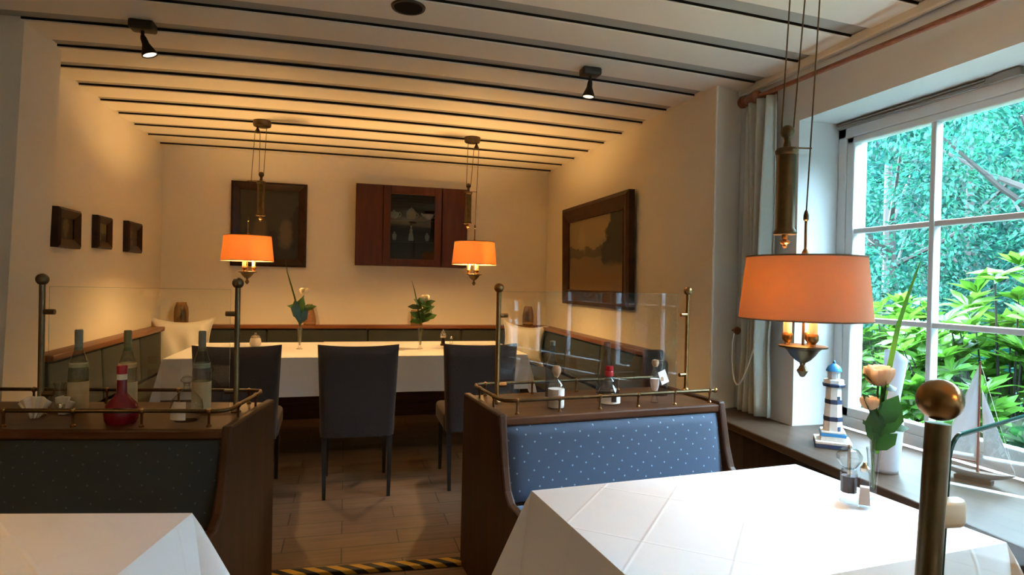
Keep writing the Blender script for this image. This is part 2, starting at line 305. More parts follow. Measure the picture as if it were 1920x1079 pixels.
# ------------------------------------------------------------------ mesh helpers
class MB:
    def __init__(s): s.bm = bmesh.new()
    def face(s, vs):
        try: return s.bm.faces.new(vs)
        except ValueError: return None
    def box(s, lo, hi, rot=None, org=(0, 0, 0)):
        c = [Vector((x, y, z)) for x in (lo[0], hi[0]) for y in (lo[1], hi[1]) for z in (lo[2], hi[2])]
        if rot is not None: c = [rot @ (p-Vector(org)) + Vector(org) for p in c]
        v = [s.bm.verts.new(p) for p in c]
        for f in ((0, 1, 3, 2), (4, 6, 7, 5), (0, 4, 5, 1), (2, 3, 7, 6), (0, 2, 6, 4), (1, 5, 7, 3)): s.face([v[i] for i in f])
        return s
    def rbox(s, lo, hi, r, seg=3, rot=None, org=(0, 0, 0)):
        t = bmesh.new(); MB.box(type('T', (), {'bm': t, 'face': lambda self, vs: t.faces.new(vs)})(), lo, hi)
        bmesh.ops.bevel(t, geom=list(t.edges), offset=r, segments=seg, affect='EDGES', profile=.5)
        s.merge(t, rot, org); return s
    def merge(s, t, rot=None, org=(0, 0, 0)):
        mp = {}
        for v in t.verts:
            p = v.co.copy()
            if rot is not None: p = rot @ (p-Vector(org)) + Vector(org)
            mp[v] = s.bm.verts.new(p)
        for f in t.faces: s.face([mp[v] for v in f.verts])
        t.free()
    def lathe(s, prof, c=(0, 0, 0), seg=24, rot=None, cap=True):
        """prof = [(r,z)...] about a vertical axis through c; rot turns it about c"""
        rings = []
        for r, z in prof:
            ring = []
            if r < 1e-6:
                p = Vector((0, 0, z)); p = rot @ p if rot is not None else p
                ring = [s.bm.verts.new(p+Vector(c))]
            else:
                for i in range(seg):
                    a = 2*PI*i/seg; p = Vector((r*math.cos(a), r*math.sin(a), z)); p = rot @ p if rot is not None else p
                    ring.append(s.bm.verts.new(p+Vector(c)))
            rings.append(ring)
        for a, b in zip(rings, rings[1:]):
            for i in range(seg):
                j = (i+1) % seg
                if len(a) == 1 and len(b) == 1: break
                if len(a) == 1: s.face([a[0], b[i], b[j]][::-1])
                elif len(b) == 1: s.face([a[i], a[j], b[0]])
                else: s.face([a[i], a[j], b[j], b[i]])
        if cap:
            if len(rings[0]) > 1: s.face(rings[0][::-1])
            if len(rings[-1]) > 1: s.face(rings[-1])
        return s
    def tube(s, pts, r, seg=8, cap=True):
        pts = [Vector(p) for p in pts]; n = len(pts); rs = r if isinstance(r, (list, tuple)) else [r]*n
        rings = []; pu = None
        for i, p in enumerate(pts):
            d = (pts[min(i+1, n-1)]-pts[max(i-1, 0)]).normalized()
            u = (pu - d*pu.dot(d)) if pu is not None else d.orthogonal()
            u.normalize(); pu = u; w = d.cross(u)
            rings.append([s.bm.verts.new(p + rs[i]*(math.cos(2*PI*k/seg)*u + math.sin(2*PI*k/seg)*w)) for k in range(seg)])
        for a, b in zip(rings, rings[1:]):
            for k in range(seg): s.face([a[k], a[(k+1) % seg], b[(k+1) % seg], b[k]])
        if cap: s.face(rings[0][::-1]); s.face(rings[-1])
        return s
    def ball(s, c, r, seg=16, sz=1):
        n = seg//2
        return s.lathe([(r*math.sin(PI*i/n), -r*sz*math.cos(PI*i/n)) for i in range(n+1)], c, seg)
    def prism(s, poly, a, b, axis='z'):
        def P(u, v, w): return {'z': (u, v, w), 'y': (u, w, v), 'x': (w, u, v)}[axis]
        A = [s.bm.verts.new(P(u, v, a)) for u, v in poly]; B = [s.bm.verts.new(P(u, v, b)) for u, v in poly]
        s.face(A); s.face(B[::-1]); n = len(poly)
        for i in range(n): s.face([A[i], B[i], B[(i+1) % n], A[(i+1) % n]])
        return s
    def grid(s, fn, nu, nv, close_u=False):
        g = [[s.bm.verts.new(fn(i/nu, j/nv)) for j in range(nv+1)] for i in range(nu if close_u else nu+1)]
        for i in range(nu):
            for j in range(nv):
                a, b = g[i], g[(i+1) % len(g)]
                s.face([a[j], b[j], b[j+1], a[j+1]])
        return s
    def leaf(s, base, d, nrm, L, wd, curl=.2):
        d = Vector(d).normalized(); nrm = Vector(nrm); sd_ = d.cross(nrm)
        if sd_.length < 1e-4: sd_ = d.orthogonal()
        sd_.normalize(); nn = sd_.cross(d).normalized(); b = Vector(base)
        pt = lambda t, w, h: s.bm.verts.new(b + d*(L*t) + sd_*(wd*w) + nn*(L*h))
        m0 = pt(0, 0, 0); m1 = pt(.45, 0, .03); tip = pt(1, 0, -curl)
        l1 = pt(.3, -.42, .06); l2 = pt(.65, -.45, 0.02-curl*.3); r1 = pt(.3, .42, .06); r2 = pt(.65, .45, .02-curl*.3)
        s.face([m0, m1, l2, l1]); s.face([m1, tip, l2]); s.face([m0, r1, r2, m1]); s.face([m1, r2, tip])
    def build(s, name, mat, parent=None, smooth=False, bevel=0, uv=None, mats=None):
        if not uv: bmesh.ops.recalc_face_normals(s.bm, faces=list(s.bm.faces))
        me = bpy.data.meshes.new(name)
        if uv:
            lay = s.bm.loops.layers.uv.new('UVMap')
            for f in s.bm.faces:
                for l in f.loops: l[lay].uv = uv(l.vert.co)
        s.bm.to_mesh(me); s.bm.free()
        if smooth:
            for p in me.polygons: p.use_smooth = True
            try: me.set_sharp_from_angle(angle=math.radians(40))
            except Exception: pass
        o = bpy.data.objects.new(name, me); COL.objects.link(o)
        if mat: me.materials.append(M[mat] if isinstance(mat, str) else mat)
        if parent: o.parent = parent
        if bevel:
            md = o.modifiers.new('bevel', 'BEVEL'); md.width = bevel; md.segments = 2; md.limit_method = 'ANGLE'; md.angle_limit = math.radians(50)
        return o

def tag(o, label=None, cat=None, group=None, kind=None):
    if label: o['label'] = label
    if cat: o['category'] = cat
    if group: o['group'] = group
    if kind: o['kind'] = kind
    return o
def thing(name, label, cat, loc=(0, 0, 0), rz=0, group=None):
    o = bpy.data.objects.new(name, None); COL.objects.link(o); o.location = loc; o.rotation_euler = (0, 0, rz); o.empty_display_size = .05
    return tag(o, label, cat, group)
def struct(o): o['kind'] = 'structure'; return o
def copy_tree(o, parent=None):
    c = o.copy(); COL.objects.link(c)
    if parent: c.parent = parent
    for ch in o.children: copy_tree(ch, c)
    return c
def RX(a): return Matrix.Rotation(a, 3, 'X')
def RY(a): return Matrix.Rotation(a, 3, 'Y')
def RZ(a): return Matrix.Rotation(a, 3, 'Z')

# ------------------------------------------------------------------ the room
XL, XR, XW, YB, ZC = -1.645, 2.07, 2.28, 6.26, 2.49
def bow(x, y):
    b = .045 if y < 3.2 else .045 - (y-3.2)/3*.034
    return b*(1-((x-.2)/1.9)**2) - b*.2
struct(MB().box((-3.4, -2.6, -.1), (2.7, YB+.2, 0)).build('floor', 'floor'))
struct(MB().box((XL-.2, YB, 0), (XR+.2, YB+.2, 2.75)).build('wall_back', 'plaster'))
struct(MB().box((XL-.2, 3.78, 0), (XL, YB, 2.75)).build('wall_left', 'plaster'))
# pier at the left that leans a little, as in many old houses
w = MB(); v = [w.bm.verts.new(p) for p in ((-3.4, 3.4, 0), (-1.585, 3.4, 0), (-1.585, 3.79, 0), (-3.4, 3.79, 0), (-3.4, 3.4, 2.75), (-1.478, 3.4, 2.75), (-1.478, 3.79, 2.75), (-3.4, 3.79, 2.75))]
for f in ((0, 1, 2, 3), (7, 6, 5, 4), (0, 4, 5, 1), (1, 5, 6, 2), (2, 6, 7, 3), (3, 7, 4, 0)): w.face([v[i] for i in f])
struct(w.build('wall_left_pier', 'plaster'))
struct(MB().box((-3.6, -2.6, 0), (-3.4, 3.79, 2.75)).build('wall_left_near', 'plaster'))
struct(MB().box((-3.6, -2.8, 0), (2.75, -2.6, 2.75)).build('wall_front', 'plaster'))
struct(MB().prism([(XR, YB), (XR, 3.15), (XW, 3.21), (XW+.45, 3.21), (XW+.45, YB)], 0, 2.75).build('wall_right', 'plaster', bevel=.012))
# window wall: below, above, far cheek, piers; opening y -0.05..2.72, second opening y -2.2..-0.6
OY0, OY1, OZ0, OZ1 = -.31, 2.715, .555, 2.185
w = MB()
w.box((XW, -2.6, 0), (2.72, 3.21, OZ0)); w.box((XW, -2.6, OZ1), (2.72, 3.21, 2.75))
w.box((XW, OY1, OZ0), (2.72, 3.21, OZ1)); w.box((XW, -.7, OZ0), (2.72, OY0, OZ1)); w.box((XW, -2.6, OZ0), (2.72, -2.2, OZ1))
struct(w.build('wall_right_window', 'reveal'))

# ceiling: slab above, convex-edged boards with dark joints hanging below
ceil = struct(MB().box((-3.6, -2.8, 2.62), (2.75, YB+.2, 2.72)).build('ceiling', 'board'))
PITCHB, Y1 = .3471, 6.1707
bounds = [YB] + [Y1-PITCHB*i for i in range(26)]
for i in range(len(bounds)-1):
    yf, yn = bounds[i], bounds[i+1]
    if yn < -2.6: break
    x0 = XL if yf > 3.79 else (-1.5 if yf > 3.41 else -3.4)
    x1 = XR if yn > 3.1 else XW-.005
    if i == 0: prof = [(yn+.004, 0), (yf, 0), (yf, .1), (yn+.004, .1)]
    else:
        D = yf-yn
        prof = [(yn, .003), (yn+.004, 0), (yf-.31*D-.006, 0), (yf-.31*D, .004), (yf-.31*D, .019), (yf-.001, .019), (yf-.001, .1), (yn, .1)]
    NS = 18; w = MB(); rows = []
    for k in range(NS+1):
        x = x0+(x1-x0)*k/NS
        rows.append([w.bm.verts.new((x, y, ZC+z+bow(x, (yf+yn)/2))) for y, z in prof])
    n = len(prof)
    for a, b in zip(rows, rows[1:]):
        for q in range(n): w.face([a[q], a[(q+1) % n], b[(q+1) % n], b[q]])
    w.face(rows[0]); w.face(rows[-1][::-1])
    struct(w.build('ceiling_board', 'board', ceil))
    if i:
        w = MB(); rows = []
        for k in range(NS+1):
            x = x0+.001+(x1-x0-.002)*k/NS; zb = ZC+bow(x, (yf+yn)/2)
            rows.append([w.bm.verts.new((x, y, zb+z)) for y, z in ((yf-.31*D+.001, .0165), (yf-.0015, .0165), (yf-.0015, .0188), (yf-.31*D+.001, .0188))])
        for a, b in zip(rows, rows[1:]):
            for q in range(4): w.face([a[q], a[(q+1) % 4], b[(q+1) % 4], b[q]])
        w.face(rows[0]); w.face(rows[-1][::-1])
        struct(w.build('recess_shade_strip', 'recess', ceil))  # thin strip whose grey stands in for shade between the boards
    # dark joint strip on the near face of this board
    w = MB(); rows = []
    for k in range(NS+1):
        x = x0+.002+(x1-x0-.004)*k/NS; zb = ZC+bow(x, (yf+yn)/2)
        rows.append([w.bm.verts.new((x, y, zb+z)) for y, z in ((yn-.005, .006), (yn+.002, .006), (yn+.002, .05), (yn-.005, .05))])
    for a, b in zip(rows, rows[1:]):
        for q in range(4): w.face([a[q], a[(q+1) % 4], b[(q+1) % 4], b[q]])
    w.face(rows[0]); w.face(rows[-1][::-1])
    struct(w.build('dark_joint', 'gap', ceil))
struct(MB().box((XW-.035, -2.6, ZC-.05), (XW, 3.2, ZC-.002)).build('trim_1', 'board', bevel=.008))

# windows ------------------------------------------------------------------
def window(name, y0, y1, z0, z1, ncol, nrow, X=2.53):
    """outer frame plus two casements of ncol x nrow panes each"""
    wn = struct(thing(name, None, None, (X, 0, 0)))
    f = MB(); t = .055
    f.box((0, y0, z0), (.09, y0+t, z1)); f.box((0, y1-t, z0), (.09, y1, z1)); f.box((0, y0, z1-t-.03), (.09, y1, z1)); f.box((0, y0, z0), (.09, y1, z0+t))
    ym = (y0+y1)/2; f.box((-.01, ym-.035, z0), (.09, ym+.035, z1))
    struct(f.build('window_frame', 'paint', wn, bevel=.005))
    for (a, b) in ((y0+t, ym-.035), (ym+.035, y1-t)):
        c = MB(); s_ = .048; za, zb = z0+t, z1-t-.03
        c.box((.005, a, za), (.06, a+s_, zb)); c.box((.005, b-s_, za), (.06, b, zb)); c.box((.005, a, zb-.035), (.06, b, zb)); c.box((.005, a, za), (.06, b, za+.05))
        struct(c.build('casement', 'paint', wn, bevel=.006))
        ia, ib, iza, izb = a+s_, b-s_, za+.05, zb-.035
        mu = MB(); h = .013
        for k in range(1, ncol):
            y = ia+(ib-ia)*k/ncol; mu.box((.008, y-h, iza), (.05, y+h, izb))
        for k in range(1, nrow):
            z = iza+(izb-iza)*k/nrow; mu.box((.012, ia, z-h), (.05, ib, z+h))
        struct(mu.build('muntin', 'paint', wn, bevel=.004))
        for p in range(ncol):
            for q in range(nrow):
                ya, yb_ = ia+(ib-ia)*p/ncol, ia+(ib-ia)*(p+1)/ncol; zz, zt = iza+(izb-iza)*q/nrow, iza+(izb-iza)*(q+1)/nrow
                g = MB(); g.face([g.bm.verts.new(c_) for c_ in ((.035, ya, zz), (.035, yb_, zz), (.035, yb_, zt), (.035, ya, zt))])
                struct(g.build('pane', 'pane', wn))
    return wn
window('window_1', OY0, OY1, .585, OZ1, 3, 3)
window('window_2', -2.2, -.7, .585, OZ1, 2, 3)
# deep timber sill with its dark panel below
w = MB(); w.prism([(1.845, -2.3), (1.865, 1.3), (1.985, 2.87), (2.065, 3.14), (XW-.003, 3.2), (XW-.003, OY1-.003), (2.525, OY1-.003), (2.525, OY0+.003), (XW-.003, OY0+.003), (XW-.003, -2.3)], .540, .580)
struct(w.build('window_sill', 'sill', bevel=.006))
struct(MB().prism([(1.99, -2.3), (2.0, 1.3), (2.09, 2.86), (2.14, 3.14), (2.18, 3.14), (2.14, 2.86), (2.05, -2.3)], 0, .539).build('trim_2', 'under'))
w = MB()
w.box((2.508, 1.78, 2.150), (2.528, 2.70, 2.178))
for k in range(2): w.box((2.500, 1.92, 2.153+k*.013), (2.508, 2.70, 2.160+k*.013))
w.box((2.496, 1.78, 2.148), (2.512, 1.88, 2.180))
tag(w.build('blind_rail', 'blindrail'), 'grey-brown slotted rail along the top of the window frame', 'blind rail')

# curtain rod, curtain, tie-back ----------------------------------------------
rod = thing('curtain_rod', 'reddish-brown wooden curtain rod above the window', 'curtain rod', (2.2, 3.06, 2.375))
MB().tube([(0, -.1, -.004), (0, -3.4, -.08)], .0125, 12).build('rod', 'rodwood', rod, smooth=True)
prof = [(0, 0), (.018, .002), (.028, .015), (.028, .028), (.020, .034), (.026, .042), (.026, .052), (.019, .058), (.024, .07), (.024, .11), (.029, .116), (.029, .135), (.02, .142), (.013, .15)]
MB().lathe([(r*1.2, z*1.15) for r, z in prof], (0, .05, 0), 20, RX(PI/2+.02)).build('finial', 'rodwood', rod, smooth=True)
br = MB(); br.box((0, -.15, -.02), (.08, -.12, 0)); br.box((.07, -.17, -.04), (.08, -.10, .03)); br.build('bracket', 'rodwood', rod)
cu = thing('curtain', 'pale grey-green curtain gathered beside the window', 'curtain', (2.2, 2.93, .60))
def cfn(u, v):
    z = v*1.745; a = u*2*PI
    squeeze = 1 - .18*math.exp(-((z-.38)/.18)**2)
    yy = (u-.5)*.235*squeeze; amp = .032*(.7+.3*math.sin(3*u+z))
    x = amp*math.sin(u*2*PI*3.6 + .5*math.sin(z*1.5)) + .012*math.sin(u*17+z*2)
    return (x, yy + .012*math.sin(z*2.0+u*4), z)
o = MB().grid(cfn, 90, 24).build('drape', 'curtain', cu, smooth=True); md = o.modifiers.new('thickness', 'SOLIDIFY'); md.thickness = .003
tb = thing('curtain_tie_back', 'white tie-back cord looped from a round wooden knob beside curtain', 'tie-back', (2.20, 3.075, 1.05))
MB().lathe([(.006, 0), (.006, .03), (.018, .034), (.024, .042), (.022, .05), (0, .053)], (0, .06, 0), 18, RX(PI/2)).build('knob', 'rodwood', tb, smooth=True)
pts = [(-.012-.055*math.sin(PI*t)**.5, .02 - .225*t, -.30*math.sin(PI*t)**.75 - .005 + .02*t) for t in [i/28 for i in range(29)]]
MB().tube(pts, .0042, 6).build('cord', 'cord', tb, smooth=True)

# ------------------------------------------------------------------ ceiling fittings
def spotlight(x, y, label, tilt, az):
    z = ZC+bow(x, y)
    t = thing('ceiling_spotlight', label, 'spotlight', (x, y, z), 0, 'spotlights on the ceiling boards')
    MB().rbox((-.055, -.04, -.045), (.055, .04, -.001), .012).build('ceiling_mount', 'blackmetal', t, smooth=True)
    R_ = RZ(az) @ RY(tilt)
    MB().tube([(0, 0, -.04), (0, 0, -.075)], .008).build('swivel_arm', 'blackmetal', t, smooth=True)
    MB().lathe([(.010, 0), (.014, -.012), (.016, -.04), (.024, -.06), (.034, -.085), (.036, -.095), (.031, -.095), (.029, -.09)], (0, 0, -.068), 20, R_, cap=False).build('lamp_head', 'blackmetal', t, smooth=True)
    MB().lathe([(0, -.088), (.030, -.088), (.030, -.091), (0, -.091)], (0, 0, -.068), 20, R_).build('lens', 'spotlens', t)
    l = bpy.data.lights.new('spot_beam', 'SPOT'); l.energy = SPOT_W; l.color = (1, .72, .40); l.spot_size = 1.5; l.spot_blend = .8; l.shadow_soft_size = .03
    lo = bpy.data.objects.new('spot_beam', l); COL.objects.link(lo); lo.parent = t
    d = R_ @ Vector((0, 0, -1)); lo.location = Vector((0, 0, -.068)) + d*.10; lo.rotation_euler = d.to_track_quat('-Z', 'Y').to_euler()
spotlight(-.957, 3.283, 'small dark ceiling spotlight nearest the left pier', .35, PI)
spotlight(1.295, 3.20, 'small dark ceiling spotlight nearest the curtain', .1, 0)
sp = thing('ceiling_speaker', 'round black speaker set in the ceiling boards', 'speaker', (.245, 2.775, ZC+bow(.245, 2.72)))
MB().lathe([(0, -.006), (.062, -.006), (.064, -.002), (.064, .02), (0, .02)], (0, 0, 0), 32).build('grille', 'black', sp, smooth=True)
MB().lathe([(.063, -.001), (.066, -.008), (.074, -.007), (.077, 0), (.063, .003)], (0, 0, 0), 32, cap=False).build('rim', 'blackmetal', sp, smooth=True)

# ------------------------------------------------------------------ pendant lamps
RV = Vector((rgt0.x, rgt0.y, 0))
def pendant(loc, label, cw, cwz, can, watts, ph=.4, k=1.0):
    """loc = centre of the shade's lower rim; cw, can = offsets of counterweight and canopy along the picture's right"""
    x, y, z = loc; t = thing('pendant_lamp', label, 'pendant lamp', loc, 0, 'brass rise-and-fall pendant lamps')
    H = .195*k; rb, rt = .190*k, .170*k
    sh = MB(); NSG = 48
    def prof(r0, r1):
        return [(r0, 0), (r1, H)]
    sh.lathe([(rb, 0), (rt, H), (rt-.002, H), (rb-.002, .0)], seg=NSG, cap=False)
    shade = sh.build('lamp_shade', 'shade', t, smooth=True)
    MB().lathe([(rt+.001, H-.004), (rt+.0015, H+.001), (rt-.003, H+.001), (rt-.003, H-.004)], seg=NSG, cap=False).build('shade_trim', 'trim', shade, smooth=True)
    MB().lathe([(rb+.001, 0), (rb+.0015, .004), (rb-.003, .004), (rb-.003, 0)], seg=NSG, cap=False).build('shade_trim', 'trim', shade, smooth=True)
    # spider that carries the shade
    w_ = MB()
    for i in range(3):
        a = 2*PI*i/3+.3; w_.tube([(0, 0, H-.01), ((rt-.002)*math.cos(a), (rt-.002)*math.sin(a), H-.006)], .002, 6)
    w_.build('shade_spider', 'brass', t)
    MB().tube([(0, 0, -.085*k), (0, 0, H+.12)], .0042, 10).build('rod', 'brass', t, smooth=True)
    MB().lathe([(.006, H), (.011, H+.006), (.009, H+.016), (.005, H+.024)], seg=14).build('shade_nut', 'brass', t, smooth=True)
    MB().lathe([(.004, H+.11), (.008, H+.114), (.008, H+.128), (.005, H+.14), (.002, H+.145)], seg=14).build('rod_collar', 'bronze', t, smooth=True)
    dish = [(0, -.178), (.007, -.175), (.014, -.163), (.017, -.157), (.012, -.150), (.007, -.140), (.009, -.133), (.022, -.125), (.036, -.110), (.046, -.095), (.054, -.088), (.070, -.085), (.071, -.080), (.060, -.078), (0, -.078)]
    MB().lathe([(r*k, zz*k) for r, zz in dish], seg=28).build('dish', 'bronze', t, smooth=True)
    for i in range(3):
        a = ph+2*PI*i/3; px, py = .045*k*math.cos(a), .045*k*math.sin(a)
        MB().lathe([(.009*k, -.079*k), (.007*k, -.072*k), (.012*k, -.066*k), (.016*k, -.060*k), (.016*k, -.046*k), (.012*k, -.040*k)], (px, py, 0), 16).build('candle_cup', 'brass', t, smooth=True)
        sl = MB().lathe([(.0125*k, -.044*k), (.0125*k, .03*k)], (px, py, 0), 16).build('candle_sleeve', 'sleeve', t, smooth=True)
        MB().lathe([(.006, .031*k), (.013, .045*k), (.016, .062*k), (.011, .082*k), (0, .098*k)], (px, py, 0), 14).build('bulb', 'bulb', sl, smooth=True)
    l = bpy.data.lights.new('bulb_light', 'POINT'); l.energy = watts; l.color = WARM; l.shadow_soft_size = .045
    lo = bpy.data.objects.new('bulb_light', l); COL.objects.link(lo); lo.parent = t; lo.location = (0, 0, .070*k)
    # counterweight, pulley, cords, canopy
    C = RV*cw; K = RV*can; zc = ZC + bow(x+K.x, y+K.y) - z
    ww = MB(); r = .0275
    ww.lathe([(0, cwz), (r+.006, cwz), (r+.007, cwz+.006), (r+.003, cwz+.014), (r, cwz+.018), (r, cwz+.245), (r+.005, cwz+.25), (r+.007, cwz+.258), (r+.003, cwz+.265), (.012, cwz+.27), (.009, cwz+.29), (.012, cwz+.30)], C, 24)
    weight = ww.build('counterweight', 'bronze', t, smooth=True)
    MB().lathe([(0, -.042), (.005, -.040), (.007, -.036), (.005, -.032), (.014, -.026), (.015, -.021), (.006, -.014), (.009, -.008), (.009, 0)], (C.x, C.y, cwz), 18).build('finial', 'brass', weight, smooth=True)
    MB().ball((C.x, C.y, cwz+.317), .021, 18).build('pulley_ball', 'bronze', weight, smooth=True)
    MB().tube([(C.x, C.y, cwz+.268), (0, 0, cwz+.268), tuple(-C.normalized()*.012+Vector((0, 0, cwz+.268)))], .0025, 6).build('crossbar', 'bronze', t)
    MB().lathe([(0, zc-.048), (.045, -.048+zc), (.062, zc-.042), (.066, zc-.03), (.066, zc-.001)], (K.x, K.y, 0), 28).build('canopy', 'bronze', t, smooth=True)
    s_ = 1 if cw > 0 else -1
    A = K - RV*(.035*s_)
    MB().lathe([(.004, zc-.045), (.010, zc-.06), (.022, zc-.085), (.020, zc-.092), (.004, zc-.096)], (A.x, A.y, 0), 14).build('pulley', 'bronze', t, smooth=True)
    e1 = A - RV*(.020*s_); e2 = A + RV*(.020*s_); e3 = K + RV*(.035*s_)
    b1 = C - RV*(.018*s_); b2 = C + RV*(.018*s_)
    for a, b in (((e1.x, e1.y, zc-.09), (0, 0, H+.13)), ((e2.x, e2.y, zc-.09), (b1.x, b1.y, cwz+.315)), ((e3.x, e3.y, zc-.045), (b2.x, b2.y, cwz+.315))):
        MB().tube([a, b], .0024, 6).build('cord', 'bronze', t)
    return t
pendant((-.737, 5.07, 1.427), 'lit pendant lamp left above long table, before dark painting', .095, .35, .095, LAMP_W*.82, .2, 1.0)
pendant((1.025, 5.007, 1.446), 'lit pendant lamp above right end of long table, before wall cabinet', -.06, .34, -.035, LAMP_W*1.08, .9, .98)
pendant((1.366, 1.588, 1.205), 'large lit pendant lamp in front of the window and curtain', -.064, .262, -.02, NEAR_LAMP_W, .45, 1.0)
pendant((1.25, -.35, 1.50), 'added unseen pendant lamp behind the viewer, for warm fill', .064, .30, .03, 26, .1, 1.0)  # lamp added out of view to warm the near ceiling and window wall
pendant((-1.30, 1.2, 1.22), 'lit pendant lamp above the lower left table', .064, .30, .03, 10, .1, 1.0)

# ------------------------------------------------------------------ pictures and wall cabinet
def picture(name, label, org, wd, ht, axis, fw, depth, frame, canvas, group=None, tilt=0, rim=None):
    """axis: 'back' faces -Y, 'left' faces +X, 'right' faces -X; org = lower corner at viewer's left"""
    rz = {'back': 0, 'left': PI/2, 'right': -PI/2}[axis]
    t = thing(name, label, 'picture', org, rz, group)
    f = MB()
    outer = [(0, 0), (wd, 0), (wd, ht), (0, ht)]; inner = [(fw, fw), (wd-fw, fw), (wd-fw, ht-fw), (fw, ht-fw)]
    L = [(outer, -.001), (outer, -depth*.8), ([(a[0]+(b[0]-a[0])*.25, a[1]+(b[1]-a[1])*.25) for a, b in zip(outer, inner)], -depth), (inner, -depth*.55), (inner, -.004)]
    rings = [[f.bm.verts.new((x, y, z)) for x, z in pl] for pl, y in L]
    for a, b in zip(rings, rings[1:]):
        for i in range(4): f.face([a[i], a[(i+1) % 4], b[(i+1) % 4], b[i]])
    R_ = RX(tilt)
    for v_ in f.bm.verts: v_.co = R_ @ v_.co
    f.build('frame', frame, t)
    c = MB(); c.face([c.bm.verts.new(R_ @ Vector(p)) for p in ((fw, -depth*.4, fw), (wd-fw, -depth*.4, fw), (wd-fw, -depth*.4, ht-fw), (fw, -depth*.4, ht-fw))])
    c.build('canvas', canvas, t, uv=lambda p: ((p.x-fw)/(wd-2*fw), (p.z-fw)/(ht-2*fw)))
    if rim:
        r_ = MB()
        for (a, b) in (((fw, fw), (wd-fw, fw+.01)), ((fw, ht-fw-.01), (wd-fw, ht-fw)), ((fw, fw), (fw+.01, ht-fw)), ((wd-fw-.01, fw), (wd-fw, ht-fw))):
            lo, hi = R_ @ Vector((a[0], -depth*.62, a[1])), None
            r_.box((a[0], -depth*.62, a[1]), (b[0], -depth*.35, b[1]), R_)
        r_.build('inner_rim', rim, t)
    return t
cv1 = canvas_mat('dark_landscape_canvas', (.028, .021, .010), (.014, .010, .006), (.006, .005, .003), .25, .75, ((.34, .38, .16), (.78, .36, .15)), (.085, .06, .03))
cv2 = canvas_mat('meadow_landscape_canvas', (.24, .175, .08), (.16, .10, .042), (.022, .020, .012), .46, .62, ((.27, .70, .1),), (.28, .21, .10))
cv3 = canvas_mat('still_life_canvas', (.012, .009, .006), (.010, .007, .005), (.006, .005, .004), .2, .9, ((.5, .62, .26), (.48, .22, .12)), (.11, .085, .045))
cv4 = canvas_mat('pale_vase_canvas', (.15, .13, .07), (.03, .02, .012), (.03, .018, .01), .3, .93, ((.3, .2, .16), (.62, .6, .05)), (.16, .12, .06))
cv5 = canvas_mat('portrait_canvas', (.07, .04, .025), (.05, .03, .02), (.03, .018, .012), .3, .85, ((.3, .7, .2), (.4, .15, .15)), (.13, .085, .055))
picture('painting', 'dark framed oil painting on back wall behind left pendant lamp', (-1.057, YB, 1.41), .676, .80, 'back', .075, .045, 'frame', cv1)
picture('painting', 'large landscape painting with thick wooden frame on right wall', (XR-.008, 5.57, 1.118), 1.44, .895, 'right', .125, .06, 'frame2', cv2, tilt=.02, rim='frame2')
g = 'small pictures on the left wall'
picture('small_picture', 'small dark framed picture nearest the pier, largest of the three', (XL, 4.08, 1.455), .305, .235, 'left', .055, .05, 'frame', cv3, g)
picture('small_picture', 'small dark framed picture with pale motif, middle of the three', (XL, 4.67, 1.478), .255, .222, 'left', .05, .045, 'frame', cv4, g)
picture('small_picture', 'small dark framed picture nearest the far corner, of the three', (XL, 5.26, 1.478), .32, .238, 'left', .055, .045, 'frame', cv5, g)

cab = thing('wall_cabinet', 'mahogany wall cabinet with glazed middle door on back wall', 'cabinet', (.075, YB, 1.445))
CW, CH, CD = 1.095, .79, .16
w = MB()
w.box((0, -CD, 0), (CW, -.001, .02)); w.box((0, -CD, CH-.02), (CW, -.001, CH)); w.box((0, -CD, .02), (.02, -.001, CH-.02)); w.box((CW-.02, -CD, .02), (CW, -.001, CH-.02))
w.box((.02, -.012, .02), (CW-.02, -.002, CH-.02)); w.box((.255, -CD+.003, .02), (.275, -.013, CH-.02)); w.box((.815, -CD+.003, .02), (.835, -.013, CH-.02))
w.build('body', 'cabinet', cab)
for x0, x1 in ((.003, .255), (.838, CW-.003)):
    d = MB(); d.box((x0, -CD-.018, .003), (x1, -CD, CH-.003)); d.build('side_panel', 'cabinet', cab, bevel=.006)
d = MB(); dx0, dx1 = .262, .83
d.box((dx0, -CD-.02, .003), (dx0+.068, -CD, CH-.003)); d.box((dx1-.068, -CD-.02, .003), (dx1, -CD, CH-.003)); d.box((dx0+.068, -CD-.02, .003), (dx1-.068, -CD, .07)); d.box((dx0+.068, -CD-.02, CH-.085), (dx1-.068, -CD, CH-.003))
door = d.build('door', 'cabinet', cab, bevel=.005)
g_ = MB(); g_.box((dx0+.066, -CD-.012, .068), (dx1-.066, -CD-.008, CH-.083)); g_.build('door_glass', thin_glass('cabinet_glass', (.62, .62, .58), (.3, .3, .28), .8, .4), door)
SHZ = [.045, .255, .47]
for z in SHZ[1:]:
    MB().box((.276, -CD+.02, z-.012), (.814, -.013, z)).build('shelf', 'cabinet', cab)
def curio(name, label, x, z, prof, extra=None, mat='porcelain'):
    t = thing(name, label, 'ornament', (.075+x, YB-.085, 1.445+z+(0 if z > .05 else -.025)), 0, 'ornaments in the wall cabinet')
    MB().lathe(prof, seg=16).build('body', mat, t, smooth=True)
    if extra: extra(t)
bowlp = [(.02, 0), (.022, .008), (.04, .02), (.05, .045), (.052, .06), (.045, .058), (.03, .025)]
potp = [(.03, 0), (.045, .015), (.052, .05), (.045, .08), (.03, .095), (.026, .105), (.01, .112), (.008, .12), (0, .122)]
figp = [(.03, 0), (.028, .01), (.022, .06), (.012, .09), (.018, .10), (.014, .115), (.006, .125), (.010, .14), (.008, .155), (0, .16)]
